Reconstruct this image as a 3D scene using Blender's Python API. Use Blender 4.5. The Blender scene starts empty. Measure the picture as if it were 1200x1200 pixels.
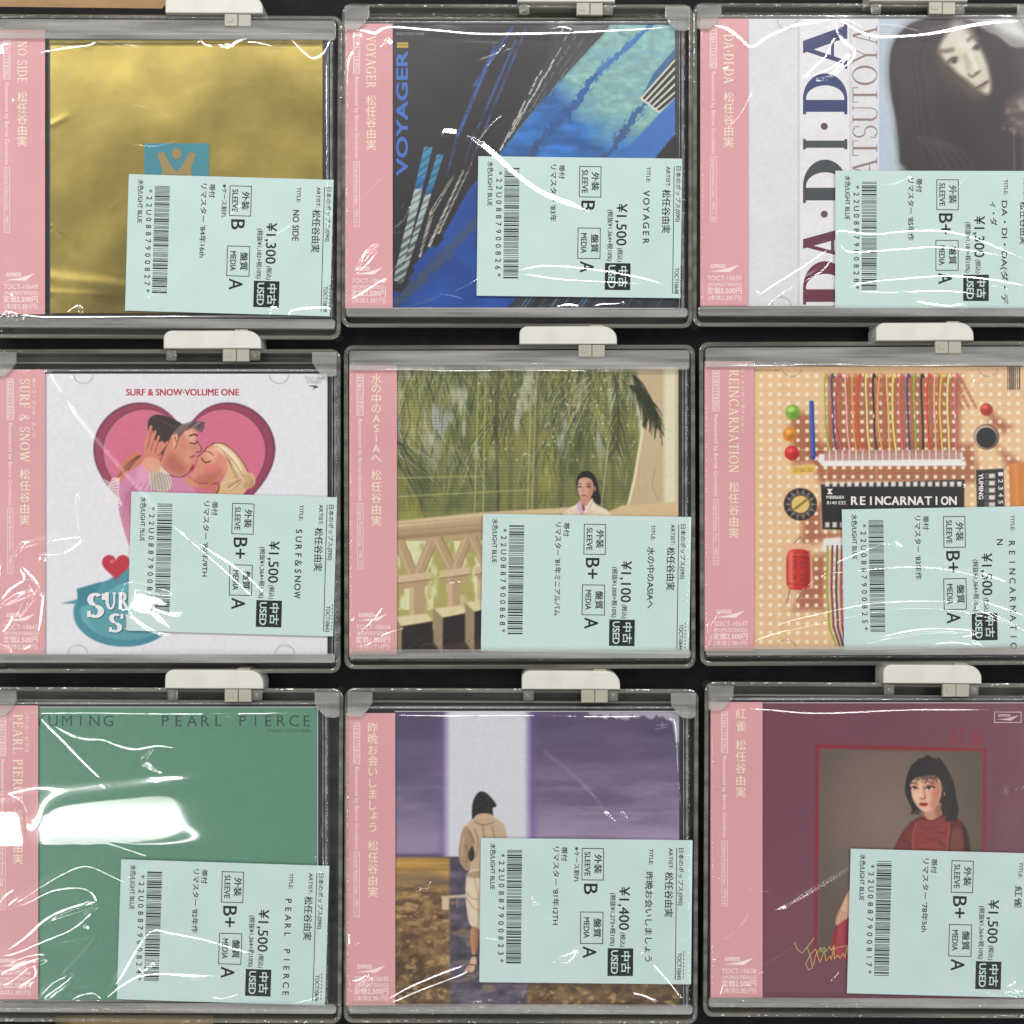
import bpy, math, random
import numpy as np
random.seed(7)
scene = bpy.context.scene
COL = scene.collection

# ------------------------------------------------------------------ camera
H, ZT, SC = 0.613, 0.013, 0.000365        # camera height, height of the CD faces, metres per photo pixel there
D = H - ZT
cam_d = bpy.data.cameras.new('camera')
cam_d.sensor_width = 36.0
cam_d.lens = 18.0 * D / (600 * SC)
cam_d.clip_start, cam_d.clip_end = 0.02, 50.0
cam = bpy.data.objects.new('camera', cam_d)
cam.location = (0, 0, H)
COL.objects.link(cam)
scene.camera = cam

# ------------------------------------------------------------------ world, ceiling tubes, exposure
w = bpy.data.worlds.new("World")
scene.world = w
w.use_nodes = True
bg = w.node_tree.nodes['Background']
bg.inputs[0].default_value = (0.98, 1.0, 1.0, 1)
bg.inputs[1].default_value = 0.24

def tube(x, y, z, length, width, power, along):
    l = bpy.data.lights.new('ceiling_tube', 'AREA')
    l.shape = 'RECTANGLE'
    l.size, l.size_y = length, width
    l.energy = power
    l.color = (1.0, 0.975, 0.955)
    o = bpy.data.objects.new('ceiling_tube', l)
    o.location = (x, y, z)
    COL.objects.link(o)
    d = np.array([0, 0, 0.0]) - np.array([x, y, z])
    # plane faces down-ish: aim at the CDs, long side horizontal
    from mathutils import Vector, Matrix
    zax = -Vector(d).normalized()
    xax = Vector((1, 0, 0)) if along == 'x' else Vector((0, 1, 0))
    xax = (xax - xax.dot(zax) * zax).normalized()
    yax = zax.cross(xax)
    o.matrix_world = Matrix.Translation((x, y, z)) @ Matrix((xax, yax, zax)).transposed().to_4x4()
# axis, side, distance from the middle, height, power; all tubes are 1.8 m long
TUBES = [(1, 1, .70, 1.05, 11.6), (1, -1, .93, 1.6, 4.2), (0, 1, .93, 1.6, 5.4), (0, -1, .88, 1.45, 8.0)]
for ax, sg, dist, hz, pw in TUBES:
    if ax: tube(0, sg * dist, hz, 1.8, 0.03, pw, 'x')
    else: tube(sg * dist, 0, hz, 1.8, 0.03, pw, 'y')
scene.view_settings.view_transform = 'Standard'
scene.view_settings.look = 'None'
scene.view_settings.exposure = 0.0
scene.view_settings.gamma = 1.0
scene.cycles.max_bounces = 16
scene.cycles.transparent_max_bounces = 32
scene.cycles.diffuse_bounces = 3
scene.cycles.glossy_bounces = 4
scene.cycles.caustics_reflective = False
scene.cycles.caustics_refractive = False

# ------------------------------------------------------------------ helpers
def W(px, py, z):
    k = SC * (H - z) / D
    return ((px - 600) * k, (600 - py) * k, z)

def lin(c):
    c = np.asarray(c, float) / 255.0
    return np.where(c <= 0.04045, c / 12.92, ((c + 0.055) / 1.055) ** 2.4)

def rgba(c, f=1.0):
    v = np.clip(lin(c) * f, 0, 1)
    return (float(v[0]), float(v[1]), float(v[2]), 1.0)

def new_mat(name):
    m = bpy.data.materials.new(name)
    m.use_nodes = True
    nt = m.node_tree
    nt.nodes.clear()
    out = nt.nodes.new('ShaderNodeOutputMaterial')
    return m, nt, out

def principled(name, color, rough=0.5, spec=0.5, metallic=0.0, noise=None, bump=None, coat=0.0):
    m, nt, out = new_mat(name)
    b = nt.nodes.new('ShaderNodeBsdfPrincipled')
    b.inputs['Base Color'].default_value = color
    b.inputs['Roughness'].default_value = rough
    b.inputs['Specular IOR Level'].default_value = spec
    b.inputs['Metallic'].default_value = metallic
    b.inputs['Coat Weight'].default_value = coat
    b.inputs['Coat Roughness'].default_value = 0.1
    tc = nt.nodes.new('ShaderNodeTexCoord')
    if noise:
        n = nt.nodes.new('ShaderNodeTexNoise')
        n.inputs['Scale'].default_value = noise[0]
        n.inputs['Detail'].default_value = 6
        nt.links.new(tc.outputs['Object'], n.inputs['Vector'])
        r = nt.nodes.new('ShaderNodeMix'); r.data_type = 'RGBA'
        r.inputs[6].default_value = color
        r.inputs[7].default_value = noise[1]
        rm = nt.nodes.new('ShaderNodeMapRange')
        rm.inputs[1].default_value = 0.42; rm.inputs[2].default_value = 0.72
        nt.links.new(n.outputs[0], rm.inputs[0])
        nt.links.new(rm.outputs[0], r.inputs[0])
        nt.links.new(r.outputs[2], b.inputs['Base Color'])
    if bump:
        n2 = nt.nodes.new('ShaderNodeTexNoise')
        n2.inputs['Scale'].default_value = bump[0]
        n2.inputs['Detail'].default_value = 4
        nt.links.new(tc.outputs['Object'], n2.inputs['Vector'])
        bp = nt.nodes.new('ShaderNodeBump')
        bp.inputs['Strength'].default_value = bump[1]
        bp.inputs['Distance'].default_value = bump[2]
        nt.links.new(n2.outputs[0], bp.inputs['Height'])
        nt.links.new(bp.outputs[0], b.inputs['Normal'])
    nt.links.new(b.outputs[0], out.inputs[0])
    return m

def clear_mat(name, tint, haze, haze_col, rough, f0, bump=None, dirt=False):
    m, nt, out = new_mat(name)
    tr = nt.nodes.new('ShaderNodeBsdfTransparent'); tr.inputs[0].default_value = tint
    df = nt.nodes.new('ShaderNodeBsdfDiffuse'); df.inputs[0].default_value = haze_col
    gl = nt.nodes.new('ShaderNodeBsdfGlossy'); gl.inputs['Roughness'].default_value = rough
    mx = nt.nodes.new('ShaderNodeMixShader'); mx.inputs[0].default_value = haze
    nt.links.new(tr.outputs[0], mx.inputs[1]); nt.links.new(df.outputs[0], mx.inputs[2])
    lw = nt.nodes.new('ShaderNodeFresnel'); lw.inputs['IOR'].default_value = 1.45
    ad = nt.nodes.new('ShaderNodeMath'); ad.operation = 'MULTIPLY'
    ad.inputs[1].default_value = f0
    # light leaving the plastic meets only a weak reflection (the sheets are modelled without refraction)
    gm = nt.nodes.new('ShaderNodeNewGeometry')
    sel = nt.nodes.new('ShaderNodeMix'); sel.data_type = 'FLOAT'
    nt.links.new(gm.outputs['Backfacing'], sel.inputs[0]); nt.links.new(lw.outputs[0], sel.inputs[2]); sel.inputs[3].default_value = .035
    nt.links.new(sel.outputs[0], ad.inputs[0])
    ad.use_clamp = True
    m2 = nt.nodes.new('ShaderNodeMixShader')
    nt.links.new(ad.outputs[0], m2.inputs[0])
    nt.links.new(mx.outputs[0], m2.inputs[1]); nt.links.new(gl.outputs[0], m2.inputs[2])
    tc = nt.nodes.new('ShaderNodeTexCoord')
    if dirt:
        n = nt.nodes.new('ShaderNodeTexNoise'); n.inputs['Scale'].default_value = 90; n.inputs['Detail'].default_value = 8
        mp = nt.nodes.new('ShaderNodeMapping'); mp.inputs['Scale'].default_value = (.25, 3.0, 1)
        nt.links.new(tc.outputs['Object'], mp.inputs['Vector']); nt.links.new(mp.outputs[0], n.inputs['Vector'])
        mr = nt.nodes.new('ShaderNodeMapRange')
        mr.inputs[1].default_value = .35; mr.inputs[2].default_value = .75
        mr.inputs[3].default_value = haze * .55; mr.inputs[4].default_value = haze * 1.6
        nt.links.new(n.outputs[0], mr.inputs[0]); nt.links.new(mr.outputs[0], mx.inputs[0])
    if bump:
        n2 = nt.nodes.new('ShaderNodeTexNoise'); n2.inputs['Scale'].default_value = bump[0]; n2.inputs['Detail'].default_value = 3
        nt.links.new(tc.outputs['Object'], n2.inputs['Vector'])
        bp = nt.nodes.new('ShaderNodeBump'); bp.inputs['Strength'].default_value = bump[1]; bp.inputs['Distance'].default_value = bump[2]
        nt.links.new(n2.outputs[0], bp.inputs['Height']); nt.links.new(bp.outputs[0], gl.inputs['Normal'])
    nt.links.new(m2.outputs[0], out.inputs[0])
    return m

def film_mat():
    m, nt, out = new_mat('wrap_film')
    tr = nt.nodes.new('ShaderNodeBsdfTransparent'); tr.inputs[0].default_value = (.99, .99, .99, 1)
    last = tr
    for rough, fac in ((.28, .006), (.15, .020), (.065, .075)):
        g = nt.nodes.new('ShaderNodeBsdfGlossy'); g.inputs['Roughness'].default_value = rough
        mx = nt.nodes.new('ShaderNodeMixShader'); mx.inputs[0].default_value = fac
        nt.links.new(last.outputs[0], mx.inputs[1]); nt.links.new(g.outputs[0], mx.inputs[2]); last = mx
    nt.links.new(last.outputs[0], out.inputs[0])
    return m

AK = 1.12      # albedo per linear picture value
M = {}
M['board'] = principled('black_board', (0.005, 0.005, 0.006, 1), 0.6, 0.15, noise=(140, (0.010, 0.010, 0.012, 1)), bump=(900, .25, .0004))
M['wood'] = principled('pale_wood', rgba((172, 138, 92)), 0.5, 0.3, noise=(60, rgba((150, 118, 76))))
M['clear'] = clear_mat('clear_plastic', (.94, .94, .93, 1), .22, (.72, .72, .70, 1), .10, 1.6, bump=(160, .15, .0006), dirt=True)
M['base'] = clear_mat('scuffed_plastic', (.94, .94, .93, 1), .10, (.55, .55, .52, 1), .12, 1.4, bump=(160, .15, .0006), dirt=True)
M['tab'] = clear_mat('tab_plastic', (.97, .97, .97, 1), .02, (.7, .7, .7, 1), .08, 2.0)
M['rim'] = clear_mat('clear_rim', (.91, .91, .88, 1), .19, (.62, .61, .53, 1), .10, 2.2, bump=(300, .25, .0006), dirt=True)
M['jewel'] = clear_mat('jewel_plastic', (.95, .95, .96, 1), .28, (.75, .75, .77, 1), .06, 1.6, bump=(200, .15, .0006), dirt=True)
M['film'] = film_mat()
M['tray'] = principled('dark_tray', (.028, .027, .032, 1), .3, .5)
M['lock'] = principled('lock_white', rgba((212, 210, 202)), .38, .4, noise=(95, rgba((203, 200, 189))), bump=(700, .06, .0003))
M['stem'] = principled('lock_stem', rgba((168, 166, 150)), .35, .5)
M['spring'] = principled('steel', (.42, .40, .36, 1), .35, .5, metallic=.8)
M['paper'] = principled('label_paper', rgba((195, 218, 214), AK), .55, .3, noise=(45, rgba((189, 213, 209), AK)), bump=(420, .12, .0004))
M['ink'] = principled('label_ink', rgba((26, 31, 33)), .6, .1, noise=(1500, rgba((36, 42, 43))))
M['obi'] = principled('obi_paper', rgba((214, 155, 158), AK), .5, .35, noise=(24, rgba((207, 148, 152), AK)), bump=(420, .10, .0004))
M['obi_print'] = principled('obi_print', rgba((242, 222, 214), AK), .45, .4)
M['obi_gold'] = principled('obi_gold_print', rgba((238, 222, 198), AK), .4, .4)

def art_mat(name, rough=.38):
    m, nt, out = new_mat(name)
    b = nt.nodes.new('ShaderNodeBsdfPrincipled')
    a = nt.nodes.new('ShaderNodeVertexColor'); a.layer_name = 'print'
    nt.links.new(a.outputs[0], b.inputs['Base Color'])
    b.inputs['Roughness'].default_value = rough
    b.inputs['Specular IOR Level'].default_value = .35
    nt.links.new(b.outputs[0], out.inputs[0])
    return m
M['art'] = art_mat('printed_cover')

def gold_mat():
    m, nt, out = new_mat('gold_foil')
    b = nt.nodes.new('ShaderNodeBsdfPrincipled')
    b.inputs['Metallic'].default_value = 1.0
    tc = nt.nodes.new('ShaderNodeTexCoord')
    n = nt.nodes.new('ShaderNodeTexNoise'); n.inputs['Scale'].default_value = 30; n.inputs['Detail'].default_value = 4; n.inputs['Roughness'].default_value = .62
    nt.links.new(tc.outputs['Object'], n.inputs['Vector'])
    cr = nt.nodes.new('ShaderNodeValToRGB')
    cr.color_ramp.elements[0].position = .3; cr.color_ramp.elements[0].color = (.165, .130, .034, 1)
    cr.color_ramp.elements[1].position = .75; cr.color_ramp.elements[1].color = (.27, .215, .058, 1)
    nt.links.new(n.outputs[0], cr.inputs[0]); nt.links.new(cr.outputs[0], b.inputs['Base Color'])
    b.inputs['Roughness'].default_value = .30
    n3 = nt.nodes.new('ShaderNodeTexNoise'); n3.inputs['Scale'].default_value = 16; n3.inputs['Detail'].default_value = 2
    nt.links.new(tc.outputs['Object'], n3.inputs['Vector'])
    n2 = nt.nodes.new('ShaderNodeTexNoise'); n2.inputs['Scale'].default_value = 320; n2.inputs['Detail'].default_value = 5
    nt.links.new(tc.outputs['Object'], n2.inputs['Vector'])
    bp0 = nt.nodes.new('ShaderNodeBump'); bp0.inputs['Strength'].default_value = .5; bp0.inputs['Distance'].default_value = .0022
    nt.links.new(n3.outputs[0], bp0.inputs['Height'])
    bp = nt.nodes.new('ShaderNodeBump'); bp.inputs['Strength'].default_value = .10; bp.inputs['Distance'].default_value = .0002
    nt.links.new(n2.outputs[0], bp.inputs['Height']); nt.links.new(bp0.outputs[0], bp.inputs['Normal'])
    nt.links.new(bp.outputs[0], b.inputs['Normal'])
    nt.links.new(b.outputs[0], out.inputs[0])
    return m
M['gold'] = gold_mat()
_ink = {}
def ink(c, rough=.42):
    k = tuple(c)
    if k not in _ink:
        _ink[k] = principled('print_ink', rgba(c, AK), rough, .35)
    return _ink[k]

def link(name, me, mat, parent=None, loc=None):
    o = bpy.data.objects.new(name, me)
    me.name = name
    if mat: me.materials.append(mat)
    COL.objects.link(o)
    if parent: o.parent = parent
    return o

def mesh_from(verts, faces, origin=(0, 0, 0), smooth=False):
    me = bpy.data.meshes.new('m')
    v = np.asarray(verts, float) - np.asarray(origin, float)
    me.from_pydata(v.tolist(), [], faces)
    if smooth:
        me.polygons.foreach_set('use_smooth', [True] * len(me.polygons))
    me.update()
    return me

class MB:
    """collects prisms and polygons in world coordinates, builds one mesh"""
    def __init__(s): s.v = []; s.f = []
    def add(s, vs, fs):
        o = len(s.v); s.v += [tuple(p) for p in vs]; s.f += [tuple(i + o for i in f) for f in fs]
    def prism(s, pts, z0, z1, bevel=0.0):
        """pts: photo-pixel outline (clockwise on the photo), measured at the top height z1"""
        n = len(pts)
        rings = []
        cx = sum(p[0] for p in pts) / n; cy = sum(p[1] for p in pts) / n
        def ring(z, inset):
            r = []
            for i, (x, y) in enumerate(pts):
                if inset:
                    a = pts[i - 1]; b = pts[(i + 1) % n]
                    # inset along the averaged edge normals
                    e1 = (x - a[0], y - a[1]); e2 = (b[0] - x, b[1] - y)
                    l1 = math.hypot(*e1) or 1; l2 = math.hypot(*e2) or 1
                    nx = -(e1[1] / l1 + e2[1] / l2); ny = (e1[0] / l1 + e2[0] / l2)
                    l = math.hypot(nx, ny) or 1
                    nx, ny = nx / l, ny / l
                    xx, yy = x + nx * inset, y + ny * inset
                else:
                    xx, yy = x, y
                X, Y, _ = W(xx, yy, ZT)
                r.append((X, Y, z))
            return r
        if bevel:
            rings = [ring(z0, 0), ring(z1 - bevel, 0), ring(z1 - bevel * .3, bevel * .3 / SC), ring(z1, bevel / SC)]
        else:
            rings = [ring(z0, 0), ring(z1, 0)]
        vs = [p for r in rings for p in r]
        fs = []
        for k in range(len(rings) - 1):
            for i in range(n):
                j = (i + 1) % n
                fs.append((k * n + j, k * n + i, (k + 1) * n + i, (k + 1) * n + j))
        fs.append(tuple(range(n)))
        fs.append(tuple((len(rings) - 1) * n + i for i in reversed(range(n))))
        s.add(vs, fs)
    def box(s, x0, y0, x1, y1, z0, z1, bevel=0.0):
        s.prism([(x0, y0), (x1, y0), (x1, y1), (x0, y1)], z0, z1, bevel)
    def build(s, name, mat, parent=None, origin=(0, 0, 0), smooth=False):
        return link(name, mesh_from(s.v, s.f, origin, smooth), mat, parent)

def rrect(x0, y0, x1, y1, r, n=6):
    pts = []
    for (cx, cy, a0) in ((x0 + r, y0 + r, 180), (x1 - r, y0 + r, 270), (x1 - r, y1 - r, 0), (x0 + r, y1 - r, 90)):
        for i in range(n + 1):
            a = math.radians(a0 + 90 * i / n)
            pts.append((cx + r * math.cos(a), cy + r * math.sin(a)))
    return pts

def ring_mesh(mb, outer, inner, z0, z1, bev=.0005):
    """wall between two outlines with the same point count"""
    n = len(outer)
    def pt(p, q, t, z):
        X, Y, _ = W(p[0] + (q[0] - p[0]) * t, p[1] + (q[1] - p[1]) * t, ZT)
        return (X, Y, z)
    prof = [(0, z0), (0, z1 - bev), (.12, z1 - bev * .3), (.3, z1), (.7, z1), (.88, z1 - bev * .3), (1, z1 - bev), (1, z0)]
    vs = []
    for (t, z) in prof:
        vs += [pt(outer[i], inner[i], t, z) for i in range(n)]
    fs = []
    m = len(prof)
    for k in range(m):
        k2 = (k + 1) % m
        for i in range(n):
            j = (i + 1) % n
            fs.append((k * n + j, k * n + i, k2 * n + i, k2 * n + j))
    mb.add(vs, fs)

def empty(name, loc, label, cat, group=None):
    o = bpy.data.objects.new(name, None)
    o.location = loc; o.empty_display_size = .02
    COL.objects.link(o)
    o['label'] = label; o['category'] = cat
    if group: o['group'] = group
    return o

# ------------------------------------------------------------------ lettering
_fc = bpy.data.curves.new('lettering', 'FONT')
_fo = bpy.data.objects.new('lettering', _fc)
COL.objects.link(_fo)
_fc.resolution_u = 3
_cache = {}
def glyphs(s, bold=0.0):
    k = (s, bold)
    if k not in _cache:
        _fc.body = s; _fc.size = 1.0; _fc.offset = bold
        bpy.context.view_layer.update()
        ev = _fo.evaluated_get(bpy.context.evaluated_depsgraph_get())
        me = ev.to_mesh()
        v = np.array([tuple(x.co) for x in me.vertices]).reshape(-1, 3)[:, :2] if len(me.vertices) else np.zeros((0, 2))
        f = [tuple(p.vertices) for p in me.polygons]
        ev.to_mesh_clear()
        if len(v):
            x0 = v[:, 0].min(); v = v - [x0, 0]
            _cache[k] = (v, f, float(v[:, 0].max()), float(v[:, 1].min()), float(v[:, 1].max()))
        else:
            _cache[k] = (v, f, 0.3, 0, 1)
    return _cache[k]

# a small roman alphabet built from strokes
def _ser(ch, T=.15, t=.045):
    P_ = []; 
    def bar(x0, y0, x1, y1): P_.append([(x0, y0), (x1, y0), (x1, y1), (x0, y1)])
    def dia(x0, y0, x1, y1, w): P_.append([(x0 - w / 2, y0), (x0 + w / 2, y0), (x1 + w / 2, y1), (x1 - w / 2, y1)])
    def srf(x, y, w=.30): bar(x - w / 2, y if y < .5 else y - t, x + w / 2, y + t if y < .5 else y)
    def arc(cx, cy, rx, ry, a0, a1, th=T, tn=t, n=20):
        for i in range(n):
            a = math.radians(a0 + (a1 - a0) * i / n); b = math.radians(a0 + (a1 - a0) * (i + 1) / n)
            q = []
            for (ang, o) in ((a, 1), (b, 1), (b, 0), (a, 0)):
                ex, ey = (rx, ry) if o else (rx - th, ry - tn)
                q.append((cx + ex * math.cos(ang), cy + ey * math.sin(ang)))
            P_.append(q)
    def stem(x, w=T, y0=0, y1=1): bar(x - w / 2, y0, x + w / 2, y1)
    wd = .75
    if ch == 'I': stem(.17); srf(.17, 0, .34); srf(.17, 1, .34); wd = .34
    elif ch == 'D': stem(.17); srf(.15, 0, .3); srf(.15, 1, .3); bar(.1, 0, .34, t); bar(.1, 1 - t, .34, 1); arc(.32, .5, .5, .5, -90, 90); wd = .82
    elif ch == 'A': dia(.1, 0, .39, 1, t * 1.3); dia(.41, 1, .72, 0, T); bar(.2, .3, .6, .3 + t); srf(.1, 0, .22); srf(.72, 0, .3); wd = .86
    elif ch == 'V': dia(.12, 1, .43, 0, T); dia(.43, 0, .72, 1, t * 1.3); srf(.12, 1, .3); srf(.72, 1, .22); wd = .84
    elif ch == 'W':
        dia(.1, 1, .36, 0, T); dia(.36, 0, .58, 1, t * 1.3); dia(.56, 1, .82, 0, T); dia(.82, 0, 1.05, 1, t * 1.3); srf(.1, 1, .28); srf(1.05, 1, .2); wd = 1.15
    elif ch == 'Y': dia(.1, 1, .38, .45, T); dia(.38, .45, .66, 1, t * 1.3); stem(.38, T, 0, .5); srf(.38, 0, .32); srf(.1, 1, .26); srf(.66, 1, .2); wd = .76
    elif ch == 'O': arc(.44, .5, .44, .51, 0, 360, n=36); wd = .88
    elif ch == 'C': arc(.44, .5, .44, .51, 45, 318, n=30); bar(.7, .66, .7 + t, .98); wd = .8
    elif ch == 'G': arc(.44, .5, .44, .51, 45, 325, n=30); bar(.7, .66, .7 + t, .98); stem(.76, T, .02, .45); srf(.74, .45, .3); wd = .9
    elif ch in 'EFL':
        stem(.17); bar(.02, 0, .32, t); bar(.02, 1 - t, .32, 1)
        if ch in 'EF': bar(.2, 1 - t, .62, 1); bar(.62 - t, .78, .62, 1); bar(.2, .5, .5, .5 + t); bar(.5 - t, .42, .5, .64)
        if ch in 'EL': bar(.2, 0, .66, t); bar(.66 - t, 0, .66, .24)
        wd = .7
    elif ch == 'M': stem(.12, t * 1.2); dia(.16, 1, .5, .05, T); dia(.5, .05, .82, 1, t * 1.2); stem(.86, T); srf(.12, 0, .24); srf(.86, 0, .3); srf(.1, 1, .2); srf(.88, 1, .24); wd = 1.0
    elif ch == 'N': stem(.13, t * 1.2); dia(.16, 1, .68, 0, T); stem(.7, t * 1.2); srf(.13, 0, .24); srf(.1, 1, .2); srf(.7, 1, .24); wd = .84
    elif ch in 'PRB':
        stem(.17); srf(.17, 0, .3); bar(.02, 1 - t, .36, 1); bar(.17, .46, .36, .46 + t); arc(.34, .73, .28, .27, -90, 90)
        if ch == 'R': dia(.36, .47, .7, 0, T); srf(.72, 0, .2)
        if ch == 'B': arc(.34, .255, .32, .255, -90, 90); bar(.02, 0, .36, t)
        wd = .78 if ch == 'R' else .66
    elif ch == 'S':
        arc(.29, .74, .26, .27, 40, 270, T * .75); arc(.29, .26, .28, .27, -140, 90, T * .75); bar(.5, .72, .5 + t, .98); bar(.03, .03, .03 + t, .28); wd = .6
    elif ch == 'T': stem(.36); srf(.36, 0, .32); bar(.02, 1 - t, .7, 1); bar(.02, .76, .02 + t, 1); bar(.7 - t, .76, .7, 1); wd = .72
    elif ch == 'U': stem(.16, T, .3, 1); stem(.68, t * 1.2, .3, 1); arc(.42, .32, .335, .34, 180, 290); arc(.42, .32, .285, .34, 285, 360, t * 1.3); srf(.16, 1, .3); srf(.68, 1, .22); wd = .82
    elif ch == '&': arc(.36, .76, .2, .24, 0, 360, T * .6); arc(.34, .28, .32, .29, 60, 330, T * .8); dia(.24, .62, .74, 0, T); wd = .82
    elif ch == '·': arc(.12, .45, .09, .09, 0, 360, .09, .09, 12); wd = .26
    else: wd = .34
    return P_, wd

class Prn:
    """printing: flat shapes a hair above a sheet; coordinates are photo pixels through a mapping"""
    def __init__(s, z, xf=None): s.v = []; s.f = []; s.z = z; s.k = 0; s.xf = xf or (lambda x, y: (x, y))
    def put(s, pts, faces, dz=0.0):
        o = len(s.v)
        for (x, y) in pts:
            X, Y = s.xf(x, y)
            s.v.append(W(X, Y, (s.z(X, Y) + s.dz if callable(s.z) else s.z) + dz))
        s.f += [tuple(i + o for i in f) for f in faces]
    def poly(s, pts):
        s.k += 1
        s.put(pts, [tuple(range(len(pts)))], (s.k % 12) * 1.2e-6)
    def rect(s, x0, y0, x1, y1): s.poly([(x0, y0), (x1, y0), (x1, y1), (x0, y1)])
    def frame(s, x0, y0, x1, y1, t):
        s.rect(x0, y0, x1, y0 + t); s.rect(x0, y1 - t, x1, y1); s.rect(x0, y0 + t, x0 + t, y1 - t); s.rect(x1 - t, y0 + t, x1, y1 - t)
    def line(s, pts, w):
        for a, b in zip(pts[:-1], pts[1:]):
            l = math.hypot(b[0] - a[0], b[1] - a[1]) or 1
            nx, ny = -(b[1] - a[1]) / l * w / 2, (b[0] - a[0]) / l * w / 2
            s.poly([(a[0] + nx, a[1] + ny), (b[0] + nx, b[1] + ny), (b[0] - nx, b[1] - ny), (a[0] - nx, a[1] - ny)])
    def _map(s, a, b, org, d):
        # a along reading, b up; d: 'r' left-to-right, 'd' downward (letters turned clockwise), 'u' upward
        if d == 'r': return (org[0] + a, org[1] - b)
        if d == 'd': return (org[0] + b, org[1] + a)
        return (org[0] - b, org[1] - a)
    def text(s, txt, org, length, size, d='r', bold=0.0, track=None):
        """org: start of the baseline; length: total length in px; size: font size in px"""
        if track:                      # letters spaced out evenly
            n = len(txt); step = length / n
            for i, ch in enumerate(txt):
                if ch == ' ': continue
                v, f, wd, y0, y1 = glyphs(ch)
                sx = min(size, step * .86 / max(wd, .01)) if wd > .3 else size * .9
                a0 = step * (i + .5) - wd * sx / 2
                for q, (ex, ey) in enumerate(s._fat(bold)):
                    s.put([s._map(a0 + p[0] * sx + ex * size, (p[1] + ey) * size, org, d) for p in v], f, q * 1.5e-6)
            return
        v, f, wd, y0, y1 = glyphs(txt)
        sx = length / wd if length else size
        for q, (ex, ey) in enumerate(s._fat(bold)):
            s.put([s._map(p[0] * sx + ex * size, (p[1] + ey) * size, org, d) for p in v], f, q * 1.5e-6)
    def _fat(s, b):
        return ((0, 0),) if b <= .001 else ((-b, -b * .6), (b, -b * .6), (-b, b * .6), (b, b * .6))
    def upright(s, txt, cx, y0, y1, size, bold=0.0):
        n = len(txt); step = (y1 - y0) / n
        for i, ch in enumerate(txt):
            v, f, wd, b0, b1 = glyphs(ch)
            mx, my = wd / 2, (b0 + b1) / 2
            cy = y0 + step * (i + .5)
            if ch in 'ょゃゅっ': 
                s.put([(cx + size * .1 + (p[0] - mx) * size, cy - size * .1 - (p[1] - my) * size) for p in v], f)
            else:
                s.put([(cx + (p[0] - mx) * size, cy - (p[1] - my) * size) for p in v], f)
    def serif(s, txt, org, length, cap, d='r', T=.15, t=.045, gap=.14):
        items = []; x = 0
        for ch in txt:
            pl, wd = _ser(ch, T, t); items.append((x, pl)); x += wd + gap
        sx = length / (x - gap)
        for (x0, pl) in items:
            for poly in pl:
                s.poly([s._map((x0 + p[0]) * sx, p[1] * cap, org, d) for p in poly])
    def build(s, name, mat, parent, origin):
        o = link(name, mesh_from(s.v, s.f, origin), mat, parent)
        return o

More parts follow.
